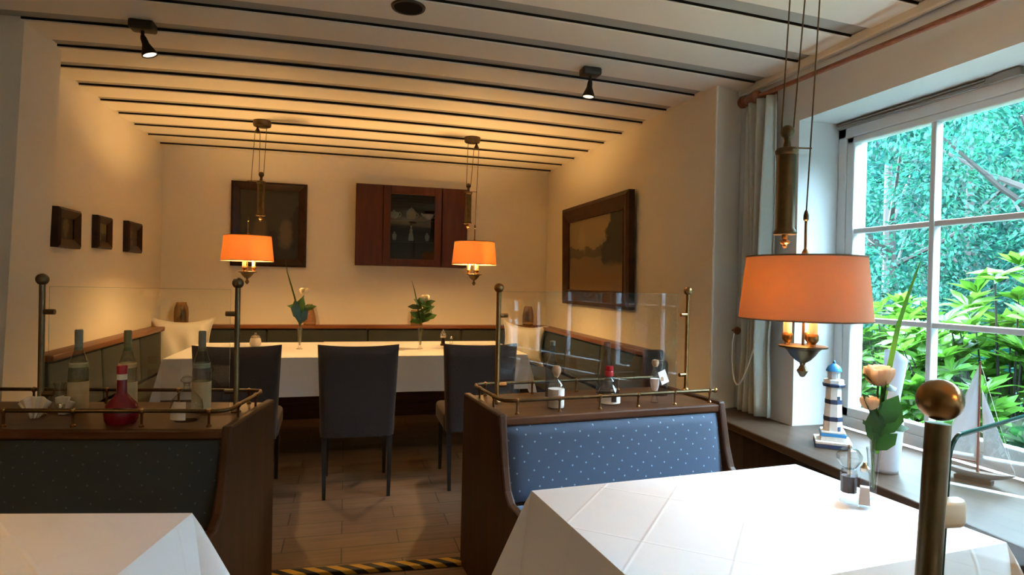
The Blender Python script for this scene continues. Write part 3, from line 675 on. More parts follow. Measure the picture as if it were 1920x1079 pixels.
cupp = [(.014, 0), (.018, .01), (.024, .04), (.024, .06), (.012, .07), (.012, .085), (0, .09)]
platep = [(.03, 0), (.05, .008), (.055, .022), (.045, .022), (.03, .01)]
def handle(t, s=1): MB().tube([(s*(.046+.022*math.sin(PI*i/8)), 0, .02+.05*i/8) for i in range(9)], .005, 6).build('handle', 'porcelain', t, smooth=True)
curio('sugar_basin', 'pale jug on top cabinet shelf, left', .37, SHZ[2], bowlp, lambda t: (MB().lathe([(.046, .058), (.03, .07), (.008, .078), (.01, .09), (0, .095)], seg=16).build('lid', 'porcelain', t, smooth=True), handle(t))[0])
curio('porcelain_pot', 'round pale pot on top cabinet shelf, middle', .54, SHZ[2], potp, lambda t: handle(t))
curio('sauce_boat', 'pale sauce boat on top cabinet shelf, right', .715, SHZ[2], bowlp, lambda t: (handle(t), MB().tube([(-.045, 0, .04), (-.07, 0, .06), (-.075, 0, .07)], [.014, .009, .006], 8).build('spout', 'porcelain', t, smooth=True))[1])
curio('small_vase', 'small pale vase on middle cabinet shelf, left', .375, SHZ[1], cupp)
curio('tall_figurine', 'tall pale figurine on middle cabinet shelf, centre', .54, SHZ[1], figp)
curio('small_cup', 'small pale cup on middle cabinet shelf, right', .70, SHZ[1], cupp)
curio('small_plate', 'pale dish on bottom cabinet shelf, left', .365, SHZ[0], platep)
curio('small_bird', 'small pale figure lying on bottom cabinet shelf, middle', .535, SHZ[0], platep, lambda t: MB().ball((0, 0, .03), .026, 12, .7).build('back', 'porcelain', t, smooth=True))
curio('small_dish', 'brownish dish on bottom cabinet shelf, right', .70, SHZ[0], platep, mat='cork')

# ------------------------------------------------------------------ corner benches along the three walls
def wall_bench(label, loc, L, rz, n, s0, s1, p0, p1):
    """local: x along the wall, y=0 at the wall, seat towards -y; s0..s1 seat, p0..p1 padded back"""
    t = thing('corner_bench', label, 'bench', loc, rz, 'fitted benches along the alcove walls')
    MB().box((s0, -.30, 0), (s1, -.10, .36)).build('plinth', 'wood', t)
    MB().rbox((s0, -.40, .36), (s1, -.095, .46), .03).build('seat', 'teal', t, smooth=True)
    for k in range(n):
        a, b = p0+(p1-p0)*k/n, p0+(p1-p0)*(k+1)/n
        w_ = MB(); w_.rbox((a+.003, -.115, .47), (b-.003, -.045, .822), .02, rot=RX(-.05), org=(0, -.09, .47)); w_.build('back_panel', 'teal', t, smooth=True)
    MB().box((p0, -.045, .36), (p1, -.001, .80)).build('backboard', 'wood', t)
    MB().rbox((p0, -.125, .822), (p1, -.001, .858), .008).build('top_rail', 'rail', t, smooth=True)
    return t
wall_bench('long dark upholstered bench along the back wall', (XL+.13, YB, 0), XR-XL-.26, 0, 4, .28, XR-XL-.54, -.129, XR-XL-.131)
wall_bench('dark upholstered bench along the left wall', (XL, 3.83, 0), YB-3.83, PI/2, 3, 0, YB-3.83-.13, 0, YB-3.83-.13)
rb_ = wall_bench('dark upholstered bench along the right wall', (XR, YB, 0), YB-3.75, -PI/2, 3, .13, YB-3.75, .13, YB-3.75)
MB().rbox((YB-3.75, -.135, 0), (YB-3.75+.05, -.001, .87), .012).build('end_post', 'wood_v', rb_, smooth=True)

# cushions
def cushion(label, loc, rot, s=.25):
    t = thing('cushion', label, 'cushion', loc, 0, 'white cushions on the corner bench'); t.rotation_euler = rot
    def fn(side):
        def f(u, v):
            a, b = u*2-1, v*2-1
            k = 1 - .20*(1-b*b)*abs(a)**3; k2 = 1 - .22*(1-a*a)*abs(b)**3
            th = .085*max(0, (1-a**4))**.6*max(0, (1-b**4))**.6
            th += .008*math.sin(9*a+3*b)*(1-a*a)*(1-b*b) - .012*math.exp(-(a*6)**2)*(1-b*b)
            return (a*k*s*1.05, side*th, b*k2*s*.98+s)
        return f
    w_ = MB(); w_.grid(fn(1), 28, 28); w_.grid(fn(-1), 28, 28); bmesh.ops.remove_doubles(w_.bm, verts=list(w_.bm.verts), dist=.0008)
    w_.build('cover', 'cushion', t, smooth=True)
    pts = []
    for i in range(81):
        q = i/80*4; e = int(q) % 4; r_ = q-int(q); a, b = [(-1+2*r_, -1), (1, -1+2*r_), (1-2*r_, 1), (-1, 1-2*r_)][e]
        k = 1 - .20*(1-b*b)*abs(a)**3; k2 = 1 - .22*(1-a*a)*abs(b)**3
        pts.append((a*k*s*1.05, 0, b*k2*s*.98+s))
    MB().tube(pts, .005, 6).build('piping', 'cushion', t, smooth=True)
cushion('white satin cushion leaning in the left corner of the bench', (-1.385, 5.95, .462), (-.20, 0, .15), .243)
cushion('white satin cushion leaning in the right corner of the bench', (1.72, 5.95, .462), (-.18, .10, -.30), .222)

# hurricane glasses on the rail
def rail_glass(name, label, x, prof, mat='amber'):
    t = thing(name, label, 'vase', (x, YB-.065, .858), 0, 'smoky glass vessels on the bench rail')
    MB().lathe(prof, seg=24, cap=False).build('glass_body', mat, t, smooth=True)
    MB().lathe([(0, .002), (prof[0][0], .002), (prof[0][0]*.9, .012), (0, .012)], seg=24).build('glass_foot', mat, t, smooth=True)
t1 = [(.055, 0), (.060, .02), (.062, .10), (.058, .15), (.045, .19), (.042, .205), (.040, .205), (.043, .19), (.056, .15), (.06, .1), (.058, .02)]
rail_glass('hurricane_glass', 'smoky glass jar on bench rail in the left corner', -1.455, t1)
rail_glass('glass_flask', 'smoky glass flask on rail behind left rose vase', -.335, [(.058, 0), (.061, .02), (.058, .06), (.045, .12), (.032, .16), (.026, .185), (.027, .2), (.024, .2), (.024, .185), (.03, .16), (.043, .12), (.056, .06), (.058, .02)])
rail_glass('wide_glass_jar', 'wide smoky glass jar on rail behind right rose vase', .69, [(.060, 0), (.061, .02), (.061, .14), (.058, .15), (.057, .15), (.058, .14), (.058, .02)])
rail_glass('tall_glass_jar', 'smoky glass jar on bench rail in the right corner', 1.86, [(.055, 0), (.06, .03), (.061, .10), (.052, .16), (.04, .195), (.038, .2), (.036, .2), (.05, .16), (.058, .1), (.057, .03)])

# ------------------------------------------------------------------ tables and cloths
def table(label, loc, wd, dp, rz, group=None):
    t = thing('dining_table', label, 'table', loc, rz, group)
    MB().box((-wd/2, -dp/2, .715), (wd/2, dp/2, .745)).build('tabletop', 'wood', t, bevel=.004)
    for sx in (-1, 1):
        for sy_ in (-1, 1):
            x, y = sx*(wd/2-.07), sy_*(dp/2-.07); MB().box((x-.03, y-.03, 0), (x+.03, y+.03, .7149)).build('leg', 'darkleg', t)
    MB().box((-wd/2+.06, -dp/2+.06, .64), (wd/2-.06, dp/2-.06, .7149)).build('apron', 'darkleg', t)
    return t
def cloth(label, loc, wd, dp, rz, drop, mat, group=None, flare=.10, wave=.012, sides=(1, 1, 1, 1), seed=0, z=.747):
    """rectangular cloth; sides = left, right, near, far overhang on/off"""
    rnd = random.Random(seed); hx, hy = wd/2+.004, dp/2+.004
    def axis(h, lo, hi, n):
        a = []
        if lo: a += [-h-drop*(1-i/10) for i in range(10)]
        a += [-h+2*h*i/n for i in range(n+1)]
        if hi: a += [h+drop*(i+1)/10 for i in range(10)]
        return a
    xs = axis(hx, sides[0], sides[1], 20); ys = axis(hy, sides[2], sides[3], 14)
    ph = [rnd.uniform(0, 6) for _ in range(4)]
    def pos(u, v):
        ox = max(0, abs(u)-hx); oy = max(0, abs(v)-hy); sx = 1 if u > 0 else -1; sy_ = 1 if v > 0 else -1
        x, y = max(-hx, min(hx, u)), max(-hy, min(hy, v))
        if ox: x += sx*(.35*flare*ox/drop + wave*math.sin(v*11+ph[0])*ox/drop*(1-(v/hy)**8) + .003*min(1, ox/.02)); zz = z-ox
        elif oy: y += sy_*(.35*flare*oy/drop + wave*math.sin(u*9+ph[1])*oy/drop*(1-(u/hx)**8) + .003*min(1, oy/.02)); zz = z-oy
        else: zz = z
        return Vector((x, y, zz))
    w_ = MB(); ins = lambda q, h: abs(q) <= h+1e-6
    g_ = [[w_.bm.verts.new(pos(u, v)) if ins(u, hx) or ins(v, hy) else None for v in ys] for u in xs]
    for i in range(len(xs)-1):
        for j in range(len(ys)-1):
            q = [g_[i][j], g_[i+1][j], g_[i+1][j+1], g_[i][j+1]]
            if all(q): w_.face(q)
    # corners: a cone of cloth that hangs to a point, in rings about the table corner
    for sx, ax in ((-1, sides[0]), (1, sides[1])):
        for sy_, ay in ((-1, sides[2]), (1, sides[3])):
            if not (ax and ay): continue
            NA = 16; rows = []
            for ir in range(11):
                d = drop*ir/10; row = []
                for ia in range(NA+1):
                    a = ia/NA*PI/2; m_ = math.sin(2*a)**2
                    k = flare*(.35+1.25*m_ - .5*math.sin(4*a)**2)*d/drop + .003*min(1, d/.02)
                    row.append(w_.bm.verts.new((sx*(hx+math.cos(a)*k), sy_*(hy+math.sin(a)*k), z-d*(1+.2*m_))))
                rows.append(row)
            for r0, r1 in zip(rows, rows[1:]):
                for ia in range(NA): w_.face([r0[ia], r0[ia+1], r1[ia+1], r1[ia]])
    bmesh.ops.remove_doubles(w_.bm, verts=list(w_.bm.verts), dist=.0004)
    o = w_.build('tablecloth', mat, None, smooth=True); o.location = loc; o.rotation_euler = (0, 0, rz)
    for p in o.data.polygons: p.use_smooth = True
    return tag(o, label, 'tablecloth', group)
table('long dining table in the alcove under white cloths', (.095, 5.06, 0), 2.50, 1.08, 0)
cloth('white cloth over the left half of the long table', (-.665, 5.06, 0), 1.0, 1.08, 0, .27, 'linen2', 'white cloths on the long table', .06, .008, (1, 0, 1, 1), 1, z=.7475)
cloth('white cloth over the right two thirds of the long table', (.588, 5.06, 0), 1.53, 1.08, 0, .26, 'linen2', 'white cloths on the long table', .06, .008, (0, 1, 1, 1), 2, z=.751)
NT = (.955, 1.285, 0); NRZ = .075
table('small dining table by the window under a white cloth', NT, .885, .60, NRZ)
cloth('white creased cloth on the table beside the window', NT, .885, .60, NRZ, .30, 'linen', None, .10, .012, (1, 1, 1, 1), 5)
LT = (-.923, 1.346, 0); LRZ = -.20
table('dining table at the lower left under a white cloth', LT, 1.05, .66, LRZ)
cloth('white cloth on the table at the lower left', LT, 1.05, .66, LRZ, .32, 'linen', None, .12, .012, (1, 1, 1, 1), 9)

# ------------------------------------------------------------------ chairs
def chair():
    t = thing('dining_chair', 'brown-grey slipcovered chair, middle of the three at long table', 'chair', (.08, 3.735, 0), 0, 'slipcovered chairs at the long table')
    hw = .236
    def bf(side):
        def f(u, v):
            a = u*2-1; z = .365 + v*.55
            if v > .85: z -= (1-abs(a)**2.2)*.012*((v-.85)/.15)
            wd = hw*(1-.10*(1-v)); e = min(1, (1-abs(a))*9)**.5; e2 = min(1, (1-v)*9)**.5
            y = .035 + .0*v + side*.036*max(.12, e*e2) + (.018*v)*-1
            return (a*wd, y+.008*a*a, z)
        return f
    w_ = MB(); w_.grid(bf(1), 24, 20); w_.grid(bf(-1), 24, 20)
    # close the rim between the two skins
    bmesh.ops.remove_doubles(w_.bm, verts=list(w_.bm.verts), dist=.0001)
    be = [e for e in w_.bm.edges if len(e.link_faces) == 1]
    try: bmesh.ops.bridge_loops(w_.bm, edges=be)
    except Exception: pass
    w_.build('backrest', 'chair', t, smooth=True)
    MB().rbox((-hw+.015, .07, .355), (hw-.015, .50, .475), .028).build('seat', 'chair', t, smooth=True)
    for sx in (-1, 1):
        MB().tube([(sx*(hw-.045), .03, .37), (sx*(hw-.05), .012, 0)], [.02, .014], 4).build('leg', 'darkleg', t)
        MB().tube([(sx*(hw-.05), .46, .36), (sx*(hw-.05), .47, 0)], [.02, .014], 4).build('leg', 'darkleg', t)
    return t
ch = chair()
for x, y, rz, lab in ((-.59, 3.74, .03, 'brown-grey slipcovered chair at long table, half behind left glass screen'), (.825, 3.745, -.02, 'brown-grey slipcovered chair at long table, behind right brass post')):
    c = copy_tree(ch); c.location = (x, y, 0); c.rotation_euler = (0, 0, rz); c['label'] = lab

# ------------------------------------------------------------------ booth benches with shelf backs
def booth(label, loc, L, rz, open_side, fab, seat, xa=0):
    """local x along the front top edge, y to the back, shelf top at .78; open_side -1: end panel seen at x=0, +1: at x=L"""
    t = thing('booth_bench', label, 'bench', loc, rz, 'booth benches with shelf backs')
    D = .47; ZT = .78
    MB().box((xa, -.012, ZT-.035), (L, D, ZT)).build('shelf_top', 'wood', t, bevel=.008)
    MB().prism([(.03, .44), (-.04, .44), (.045, ZT-.036), (D-.02, ZT-.036), (D-.02, 0), (.03, 0)], xa+.03, L-.03, 'x').build('core', 'wood', t)
    prof = [(-.012, ZT+.012), (D+.005, ZT+.012), (D+.012, 0), (-.50, 0), (-.50, .40), (-.47, .46), (-.40, .475), (-.13, .485), (-.085, .52), (-.055, .60)]
    MB().prism(prof, xa-.002, xa+.032, 'x').build('end_panel', 'wood_v', t, bevel=.008)
    MB().prism(prof, L-.032, L+.002, 'x').build('end_panel', 'wood_v', t, bevel=.008)
    # upholstered back: slightly pillowed slab leaning back
    def fn(u, v):
        a = u*2-1; b = v*2-1
        puff = .022*max(0, 1-abs(a)**10)**.5*max(0, 1-abs(b)**8)**.5
        x = xa+.036+(L-xa-.072)*u; z = .462+v*(ZT-.036-.464); y = -.052+.052*v-puff-.004
        return (x, y, z)
    w_ = MB(); w_.grid(fn, 40, 16); w_.grid(lambda u, v: (xa+.036+(L-xa-.072)*u, -.048+.05*v, .462+v*(ZT-.036-.464)), 40, 16)
    w_.build('back_cushion', fab, t, smooth=True)
    MB().rbox((xa+.036, -.48, .37), (L-.036, -.06, .458), .025).build('seat_cushion', seat, t, smooth=True)
    MB().box((xa+.034, -.42, .0), (L-.034, .03, .36)).build('seat_base', 'wood', t)
    # brass gallery rail round the shelf
    zr = ZT+.055; r = .0075
    xe = xa+.03 if open_side < 0 else L-.03; xo = L-.02 if open_side < 0 else xa+.02
    s_ = 1 if open_side < 0 else -1
    path = [(xo, .03, zr), (xe+s_*.04, .03, zr), (xe+s_*.012, .042, zr), (xe, .07, zr), (xe, D-.08, zr), (xe+s_*.012, D-.045, zr), (xe+s_*.04, D-.035, zr), (xo, D-.035, zr)]
    MB().tube(path, r, 10).build('gallery_rail', 'bronze', t, smooth=True)
    MB().ball((xo, .03, zr), .012, 12).build('rail_end', 'brass', t, smooth=True)
    spots = [(xe+s_*(.06+k*(abs(xo-xe)-.09)/5), .03) for k in range(6)] + [(xe+s_*(.06+k*(abs(xo-xe)-.09)/4), D-.035) for k in range(5)] + [(xe, .14), (xe, D-.14)]
    for px, py in spots:
        MB().lathe([(.009, ZT), (.009, ZT+.005), (.0045, ZT+.01), (.0045, zr-.012), (.009, zr-.006), (.010, zr), (.009, zr+.006), (0, zr+.011)], (px, py, 0), 12).build('rail_post', 'brass', t, smooth=True)
    return t
RL, RRZ = (.575, 2.29, 0), .096
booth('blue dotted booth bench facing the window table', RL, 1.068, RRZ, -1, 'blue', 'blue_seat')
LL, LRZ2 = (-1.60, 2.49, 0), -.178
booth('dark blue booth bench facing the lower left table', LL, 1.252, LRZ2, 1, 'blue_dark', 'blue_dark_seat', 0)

# glass screens on brass posts
def screen(label, a, b, za, zb, g0, g1, gz0, gz1, mat, lean=0, clampz=(1.16, .86), base=.78, pr=.010, ballr=.0215):
    """posts at a and b (plan); the pane hangs between fractions g0..g1"""
    t = thing('glass_screen', label, 'glass screen', (a[0], a[1], base), 0, 'clear glass screens on brass posts')
    A, B = Vector((0, 0, 0)), Vector((b[0]-a[0], b[1]-a[1], 0)); d = B.normalized(); n = Vector((-d.y, d.x, 0))
    for P_, top in ((A, za), (B, zb)):
        w_ = MB(); w_.lathe([(pr*1.9, 0), (pr*1.9, .006), (pr*1.1, .012), (pr, .015), (pr, top-base-2*ballr+.004)], P_, 16); po = w_.build('post', mat, t, smooth=True)
        MB().ball((P_.x, P_.y, top-base-ballr), ballr, 20).build('ball_finial', mat, po, smooth=True)
        s_ = 1 if P_ is A else -1
        for cz in clampz:
            c0 = P_ + d*s_*pr*.7; c1 = P_ + d*s_*.042
            w_ = MB(); w_.tube([c0+Vector((0, 0, cz-base)), c1+Vector((0, 0, cz-base))], .010, 10); w_.build('clamp', mat, po, smooth=True)
    L = B.length; g = MB(); p0, p1 = A+B*g0, A+B*g1; h = n*.003
    vs = [g.bm.verts.new(q) for q in (p0-h+Vector((0, 0, gz0-base)), p1-h+Vector((0, 0, gz0-base)), p1-h+Vector((0, 0, gz1-base)), p0-h+Vector((0, 0, gz1-base)))]
    g.face(vs); g.build('glass_pane', 'screen', t)
    e = MB()
    for (q0, q1, u0, u1) in ((p0, p1, gz1-.0015, gz1), (p0, p0+d*.0015, gz0, gz1), (p1-d*.0015, p1, gz0, gz1)):
        e.tube([q0+Vector((0, 0, (gz1 if u1-u0 < .01 else gz0)-base)), q1+Vector((0, 0, gz1-base))], .0012, 4) if u1-u0 < .01 else e.tube([q0+Vector((0, 0, gz0-base)), q0+Vector((0, 0, gz1-base))], .001, 4)
    e.build('glass_edge', thin_glass('polished_glass_edge', (.75, .85, .82), (.4, .6, .55), 2, .5, .05), t)
    return t
screen('clear glass screen between brass posts on right booth shelf', (.633, 2.55), (1.648, 2.72), 1.30, 1.30, .012, .94, .80, 1.263, 'brass')
screen('clear glass screen between dark posts on left booth shelf', (-1.07, 2.60), (-.403, 2.55), 1.30, 1.30, .035, .965, .80, 1.253, 'bronze2')

# near post with thick glass, at the lower right corner of the view
def near_screen():
    a = Vector((.753, .625, 0)); d = Vector((1, -.02, 0)).normalized()
    t = thing('glass_screen', 'thick brass post and green-edged glass at the lower right', 'glass screen', (.692, .625, 0), 0, 'clear glass screens on brass posts')
    lean = Vector((.061, 0, 1.16))/1.16
    P_ = lambda z: lean*z
    w_ = MB(); w_.tube([P_(0), P_(1.128)], .0148, 24); w_.lathe([(.04, 0), (.04, .008), (.02, .014), (.015, .02)], seg=20); po = w_.build('post', 'bronze2', t, smooth=True)
    MB().ball(P_(1.1585), .0272, 32).build('ball_finial', 'brass', po, smooth=True)
    # glass plate with rounded upper corner
    GD = .34
    x0, x1, zt, zb = .022, .60, 1.108, .60; r = .03
    pts = [(x0, zb), (x1, zb), (x1, zt)]
    for i in range(9):
        an = PI/2 + i/8*PI/2; pts.append((x0+r+r*math.cos(an), zt-r+r*math.sin(an)))
    w_ = MB(); sh = lambda x, z: Vector((x+lean.x*z, GD*(x-x0), z))
    f0 = [w_.bm.verts.new(sh(x, z)+Vector((0, .000, 0))) for x, z in pts]; w_.face(f0); w_.build('glass_pane', 'screen', t)
    e = MB(); e.tube([sh(x, z) for x, z in pts[3:][::-1] and ([(x0, zb)]+pts[3:][::-1]+[pts[2]])], .0032, 6); e.build('glass_edge', 'screen_edge', t, smooth=True)
    c = MB(); c.rbox((-.002, -.010, -.020), (.046, .010, .020), .009, rot=RY(.05)); 
    for v_ in c.bm.verts: v_.co += P_(1.012)+Vector((.0, -.004, 0))
    c.build('clamp', 'clamp', t, smooth=True)
near_screen()

# ------------------------------------------------------------------ bottles and small things on the shelves
def lathe_part(name, prof, mat, parent, c=(0, 0, 0), seg=24, cap=True): return MB().lathe(prof, c, seg, cap=cap).build(name, mat, parent, smooth=True)
def bottle(name, label, loc, prof, mat, labels=(), top=None, group=None, extra=None, liquid=None):
    t = thing(name, label, 'bottle', loc, 0, group)
    lathe_part('glass_body', prof, mat, t)
    if liquid: lathe_part('liquid', liquid[0], liquid[1], t)
    for (r, z0, z1, m_) in labels: lathe_part('paper_label', [(r, z0), (r, z1)], m_, t, cap=False)
    if top: lathe_part('stopper' if top[2] else 'capsule', top[0], top[1], t)
    if extra: extra(t)
    return t
SZ = .78
BL = [(.0, 0), (.032, 0), (.034, .006), (.034, .15), (.030, .185), (.018, .225), (.0125, .25), (.012, .30)]
def tallbottle(label, loc, cap, lab2):
    return bottle('tall_bottle', label, loc, BL, 'green_glass', ((.0346, .01, .115, 'label'), (.0305, .168, .187, lab2)), ([(.0135, .232), (.0138, .305), (.012, .31), (0, .31)], cap, False), 'tall clear bottles on the left shelf')
tallbottle('tall bottle with grey-green capsule on the left shelf, nearest the pier', (-.975, 2.665, SZ), 'capsule', 'label')
tallbottle('tall bottle with olive capsule standing behind the red bottle', (-.80, 2.63, SZ), 'capsule2', 'peach')
tallbottle('tall bottle in front of the left chair, nearest the shelf end', (-.535, 2.60, SZ), 'capsule', 'capsule')
bottle('red_bottle', 'round-bellied bottle of dark red liqueur on the left shelf', (-.757, 2.435, SZ), [(0, 0), (.045, 0), (.052, .012), (.055, .035), (.048, .065), (.026, .092), (.0165, .105), (.0155, .15), (.0155, .165)], 'redliquor',
       ((.0162, .152, .172, 'wlabel'),), ([(.0165, .172), (.017, .198), (.015, .202), (0, .202)], 'redcap', False))
def dec(t): lathe_part('stopper', [(.009, .125), (.009, .135), (.02, .142), (.022, .15), (.012, .16), (0, .162)], 'glass', t)
bottle('round_decanter', 'squat round clear decanter with white label on left shelf', (-.548, 2.43, SZ), [(0, 0), (.038, 0), (.05, .015), (.055, .045), (.05, .075), (.03, .1), (.012, .112), (.011, .13), (.014, .135)], 'glass', (), None, None, dec)
# its white paper label, curved on the front
def front_label(parent_loc, r, z0, z1, half, mat, ang=-PI/2, name='paper_label'):
    w_ = MB(); w_.grid(lambda u, v: (r(v)*math.cos(ang+half*(2*u-1)), r(v)*math.sin(ang+half*(2*u-1)), z0+(z1-z0)*v), 10, 8)
    return w_.build(name, mat, parent_loc, smooth=True)
front_label(bpy.data.objects['round_decanter'], lambda v: .0562-.012*max(0, v-.55)/.45, .012, .075, .55, 'wlabel', -1.95)
car = thing('glass_carafe', 'small clear carafe by the left post, beside white napkins', 'carafe', (-1.03, 2.648, SZ))
lathe_part('glass_body', [(0, 0), (.035, 0), (.036, .03), (.03, .06), (.018, .085), (.017, .10), (.024, .115), (.0225, .115), (.0155, .10), (.0165, .085)], 'glass', car, cap=False)
def napkin(label, loc, rz, s):
    o = thing('folded_napkin', label, 'napkin', loc, rz, 'white fanned napkins on the left shelf')
    def fn(u, v):
        a = (u-.5)*2.2; r = s*(.25+.75*v)
        return (r*math.sin(a)*.8, .012*math.sin(u*20)*(1-v*.3)+.01, s*1.15*v*math.cos(a*.75)+.001)
    c_ = MB().grid(fn, 22, 8).build('cloth', 'wlabel', o, smooth=True); md = c_.modifiers.new('thickness', 'SOLIDIFY'); md.thickness = .003
    return o
napkin('larger white fanned napkin beside the left post', (-1.07, 2.55, SZ), .2, .068)
nk = napkin('smaller white curled napkin right of the carafe', (-1.005, 2.60, SZ), -.5, .06)
lathe_part('napkin_ring', [(.012, .012), (.014, .02), (.014, .034), (.012, .042), (.011, .034), (.011, .02)], 'steel', nk, cap=False)
# right shelf
def cork_(t): lathe_part('cork', [(.008, .128), (.012, .135), (.019, .15), (.019, .165), (.012, .176), (0, .178)], 'cork', t)
gb = bottle('cork_bottle', 'clear bottle with round cork and white label, right shelf', (.86, 2.43, SZ), [(0, 0), (.034, 0), (.036, .005), (.036, .085), (.03, .1), (.013, .118), (.011, .135)], 'glass', (), None, None, cork_, ([(0, .003), (.0345, .003), (.0345, .08), (0, .08)], 'wlabel'))
front_label(gb, lambda v: .0366, .012, .082, .5, 'wlabel', -1.15)
rc = bottle('red_capped_bottle', 'round clear bottle with red wax cap on the right shelf', (1.118, 2.47, SZ), [(0, 0), (.042, 0), (.05, .012), (.052, .035), (.042, .065), (.026, .085), (.024, .095), (.026, .1), (.014, .118), (.013, .125)], 'glass', (), ([(.012, .118), (.0185, .122), (.0185, .14), (.016, .145), (.0185, .15), (.017, .166), (0, .168)], 'redcap', True))
front_label(rc, lambda v: .053, .008, .045, .95, 'wlabel', -1.7); front_label(rc, lambda v: .0536, .016, .04, .22, 'frame', -1.55, 'label_emblem')
tb_ = bottle('slim_tagged_bottle', 'slim cork-stoppered bottle with hanging paper tag', (1.335, 2.46, SZ), [(0, 0), (.016, 0), (.018, .005), (.011, .03), (.013, .05), (.02, .075), (.023, .11), (.014, .135), (.010, .15), (.010, .165)], 'glass', (), ([(.008, .160), (.013, .166), (.017, .178), (.014, .19), (0, .194)], 'cork', True))
lathe_part('liquid', [(0, .052), (.012, .053), (.018, .075), (.02, .108), (0, .109)], 'salt', tb_)
w = MB(); w.box((-.018, -.001, -.048), (.022, .001, .01), RY(-.35)); o = w.build('paper_tag', 'wlabel', tb_); o.location = (.016, -.03, .135); o.rotation_euler = (-.1, 0, .1)
w = MB(); w.prism([(-.006, -.034), (.008, -.034), (.008, -.020), (.001, -.014), (-.006, -.020)], -.0016, -.0010, 'y')
e_ = w.build('tag_emblem', 'cork', o)
bottle('cone_bottle', 'tall slender cone-shaped glass bottle behind the red-capped bottle', (1.215, 2.715, SZ), [(0, 0), (.05, 0), (.052, .006), (.045, .05), (.03, .13), (.018, .2), (.0155, .225), (.016, .245)], 'greyglass')
bottle('slim_clear_bottle', 'tall slim clear bottle behind the glass, left on right shelf', (.925, 2.675, SZ), [(0, 0), (.03, 0), (.031, .005), (.031, .13), (.022, .16), (.012, .19), (.011, .24), (.013, .245)], 'greyglass', (), ([(.012, .236), (.013, .256), (.0, .258)], 'capsule', False))
bottle('dark_flat_bottle', 'dark smoky bottle behind the tagged bottle', (1.455, 2.63, SZ), [(0, 0), (.034, 0), (.035, .005), (.035, .15), (.03, .165), (.0, .168)], 'greyglass')

# ------------------------------------------------------------------ table top things
def rose_vase(label, loc, rose_mat, hgt, roses, leaves, blade, bladem, vr=.018, vh=.16, seed=1, group=None, scale=1):
    rnd = random.Random(seed)
    t = thing('bud_vase', label, 'vase', loc, 0, group)
    lathe_part('glass_vase', [(0, .0005), (vr*1.2, .0005), (vr*1.2, .004), (vr*.55, .010), (vr*.5, .03), (vr*.8, vh*.6), (vr*1.15, vh), (vr*1.1, vh), (vr*.72, vh*.6), (vr*.35, .034), (0, .03)], 'glass', t, cap=False)
    fl = MB()
    for (x, y, z, r) in roses: fl.tube([(0, 0, .03), (x*.3, y*.3, z*.6), (x, y, z)], .0028*scale, 6)
    fl.build('stem', 'stem', t, smooth=True)
    for (x, y, z, r) in roses:
        w_ = MB(); c = Vector((x, y, z))
        for ring, (n, tl, sc) in enumerate(((5, 1.0, 1.0), (5, .55, .85), (4, .25, .66), (3, .08, .45))):
            for i in range(n):
                a = 2*PI*i/n+ring*.7+rnd.uniform(-.2, .2); R0 = r*sc
                def fn(u, v, a=a, R0=R0, tl=tl, sc=sc):
                    q = a+(u-.5)*2.0; el = -1.25+v*(1.25+.95-.55*tl); rr = R0*math.cos(el)*(1+.35*tl*max(0, v-.55))
                    zz = r*.25*(1-sc) + R0*math.sin(el)*1.05 - .14*r*(abs(u-.5)*2)**2*v
                    return (c.x+rr*math.cos(q), c.y+rr*math.sin(q), c.z+zz)
                w_.grid(fn, 5, 5)
        w_.build('rose', rose_mat, t, smooth=True)
    lf = MB()
    for (x, y, z, dx, dy, dz, L) in leaves: lf.leaf((x, y, z), (dx, dy, dz), (rnd.uniform(-.4, .4), -.6, .8), L, L*.62, .15)
    lf.build('leaf', 'leaf_d', t, smooth=True)
    if blade:
        w_ = MB(); n = len(blade)
        rows = [[w_.bm.verts.new((p[0]-wd, p[1]-.002, p[2])), w_.bm.verts.new((p[0], p[1]+wd*.4, p[2])), w_.bm.verts.new((p[0]+wd, p[1]-.002, p[2]))] for p, wd in blade]
        for a, b in zip(rows, rows[1:]):
            w_.face([a[0], a[1], b[1], b[0]]); w_.face([a[1], a[2], b[2], b[1]])
        w_.build('grass_blade', bladem, t, smooth=True)
    return t
gv = 'glass bud vases with roses'
TZ = .7522
def rnd_leaves(n, seed, cx, z0, z1, L0, L1, spread):
    r = random.Random(seed); out = []
    for i in range(n):
        a = r.uniform(0, 2*PI); z = r.uniform(z0, z1)
        out.append((cx*z+.006*math.cos(a), .006*math.sin(a), z, math.cos(a)*spread, math.sin(a)*spread, r.uniform(.1, 1), r.uniform(L0, L1)))
    return out
rose_vase('bud vase with cream rose, left on the long table', (-.345, 5.04, .7492), 'cream', .4, [(.03, 0, .46, .036)],
          [(0.0, 0, .19, .15, -.1, 1, .17), (.0, -.01, .22, -.2, -.1, 1, .17), (.02, 0, .30, .7, -.1, .35, .11), (-.01, 0, .32, -.6, 0, .2, .09), (.0, 0, .26, .05, -.2, 1, .16), (0, .01, .25, .4, .2, .8, .12)],
          [((0, 0, .18), .006), ((-.03, 0, .36), .007), ((-.07, 0, .50), .006), ((-.10, 0, .60), .004), ((-.115, 0, .70), .001)], 'blade_d', .02, .17, 3, gv)
rose_vase('bud vase with cream rose and full leaves, right on long table', (.585, 4.97, TZ), 'cream', .4, [(.035, 0, .42, .033)],
          rnd_leaves(22, 5, .05, .20, .36, .09, .13, .75), [((0, 0, .2), .005), ((-.03, 0, .36), .005), ((-.05, 0, .46), .004), ((-.075, 0, .55), .001)], 'blade_d', .02, .17, 4, gv)
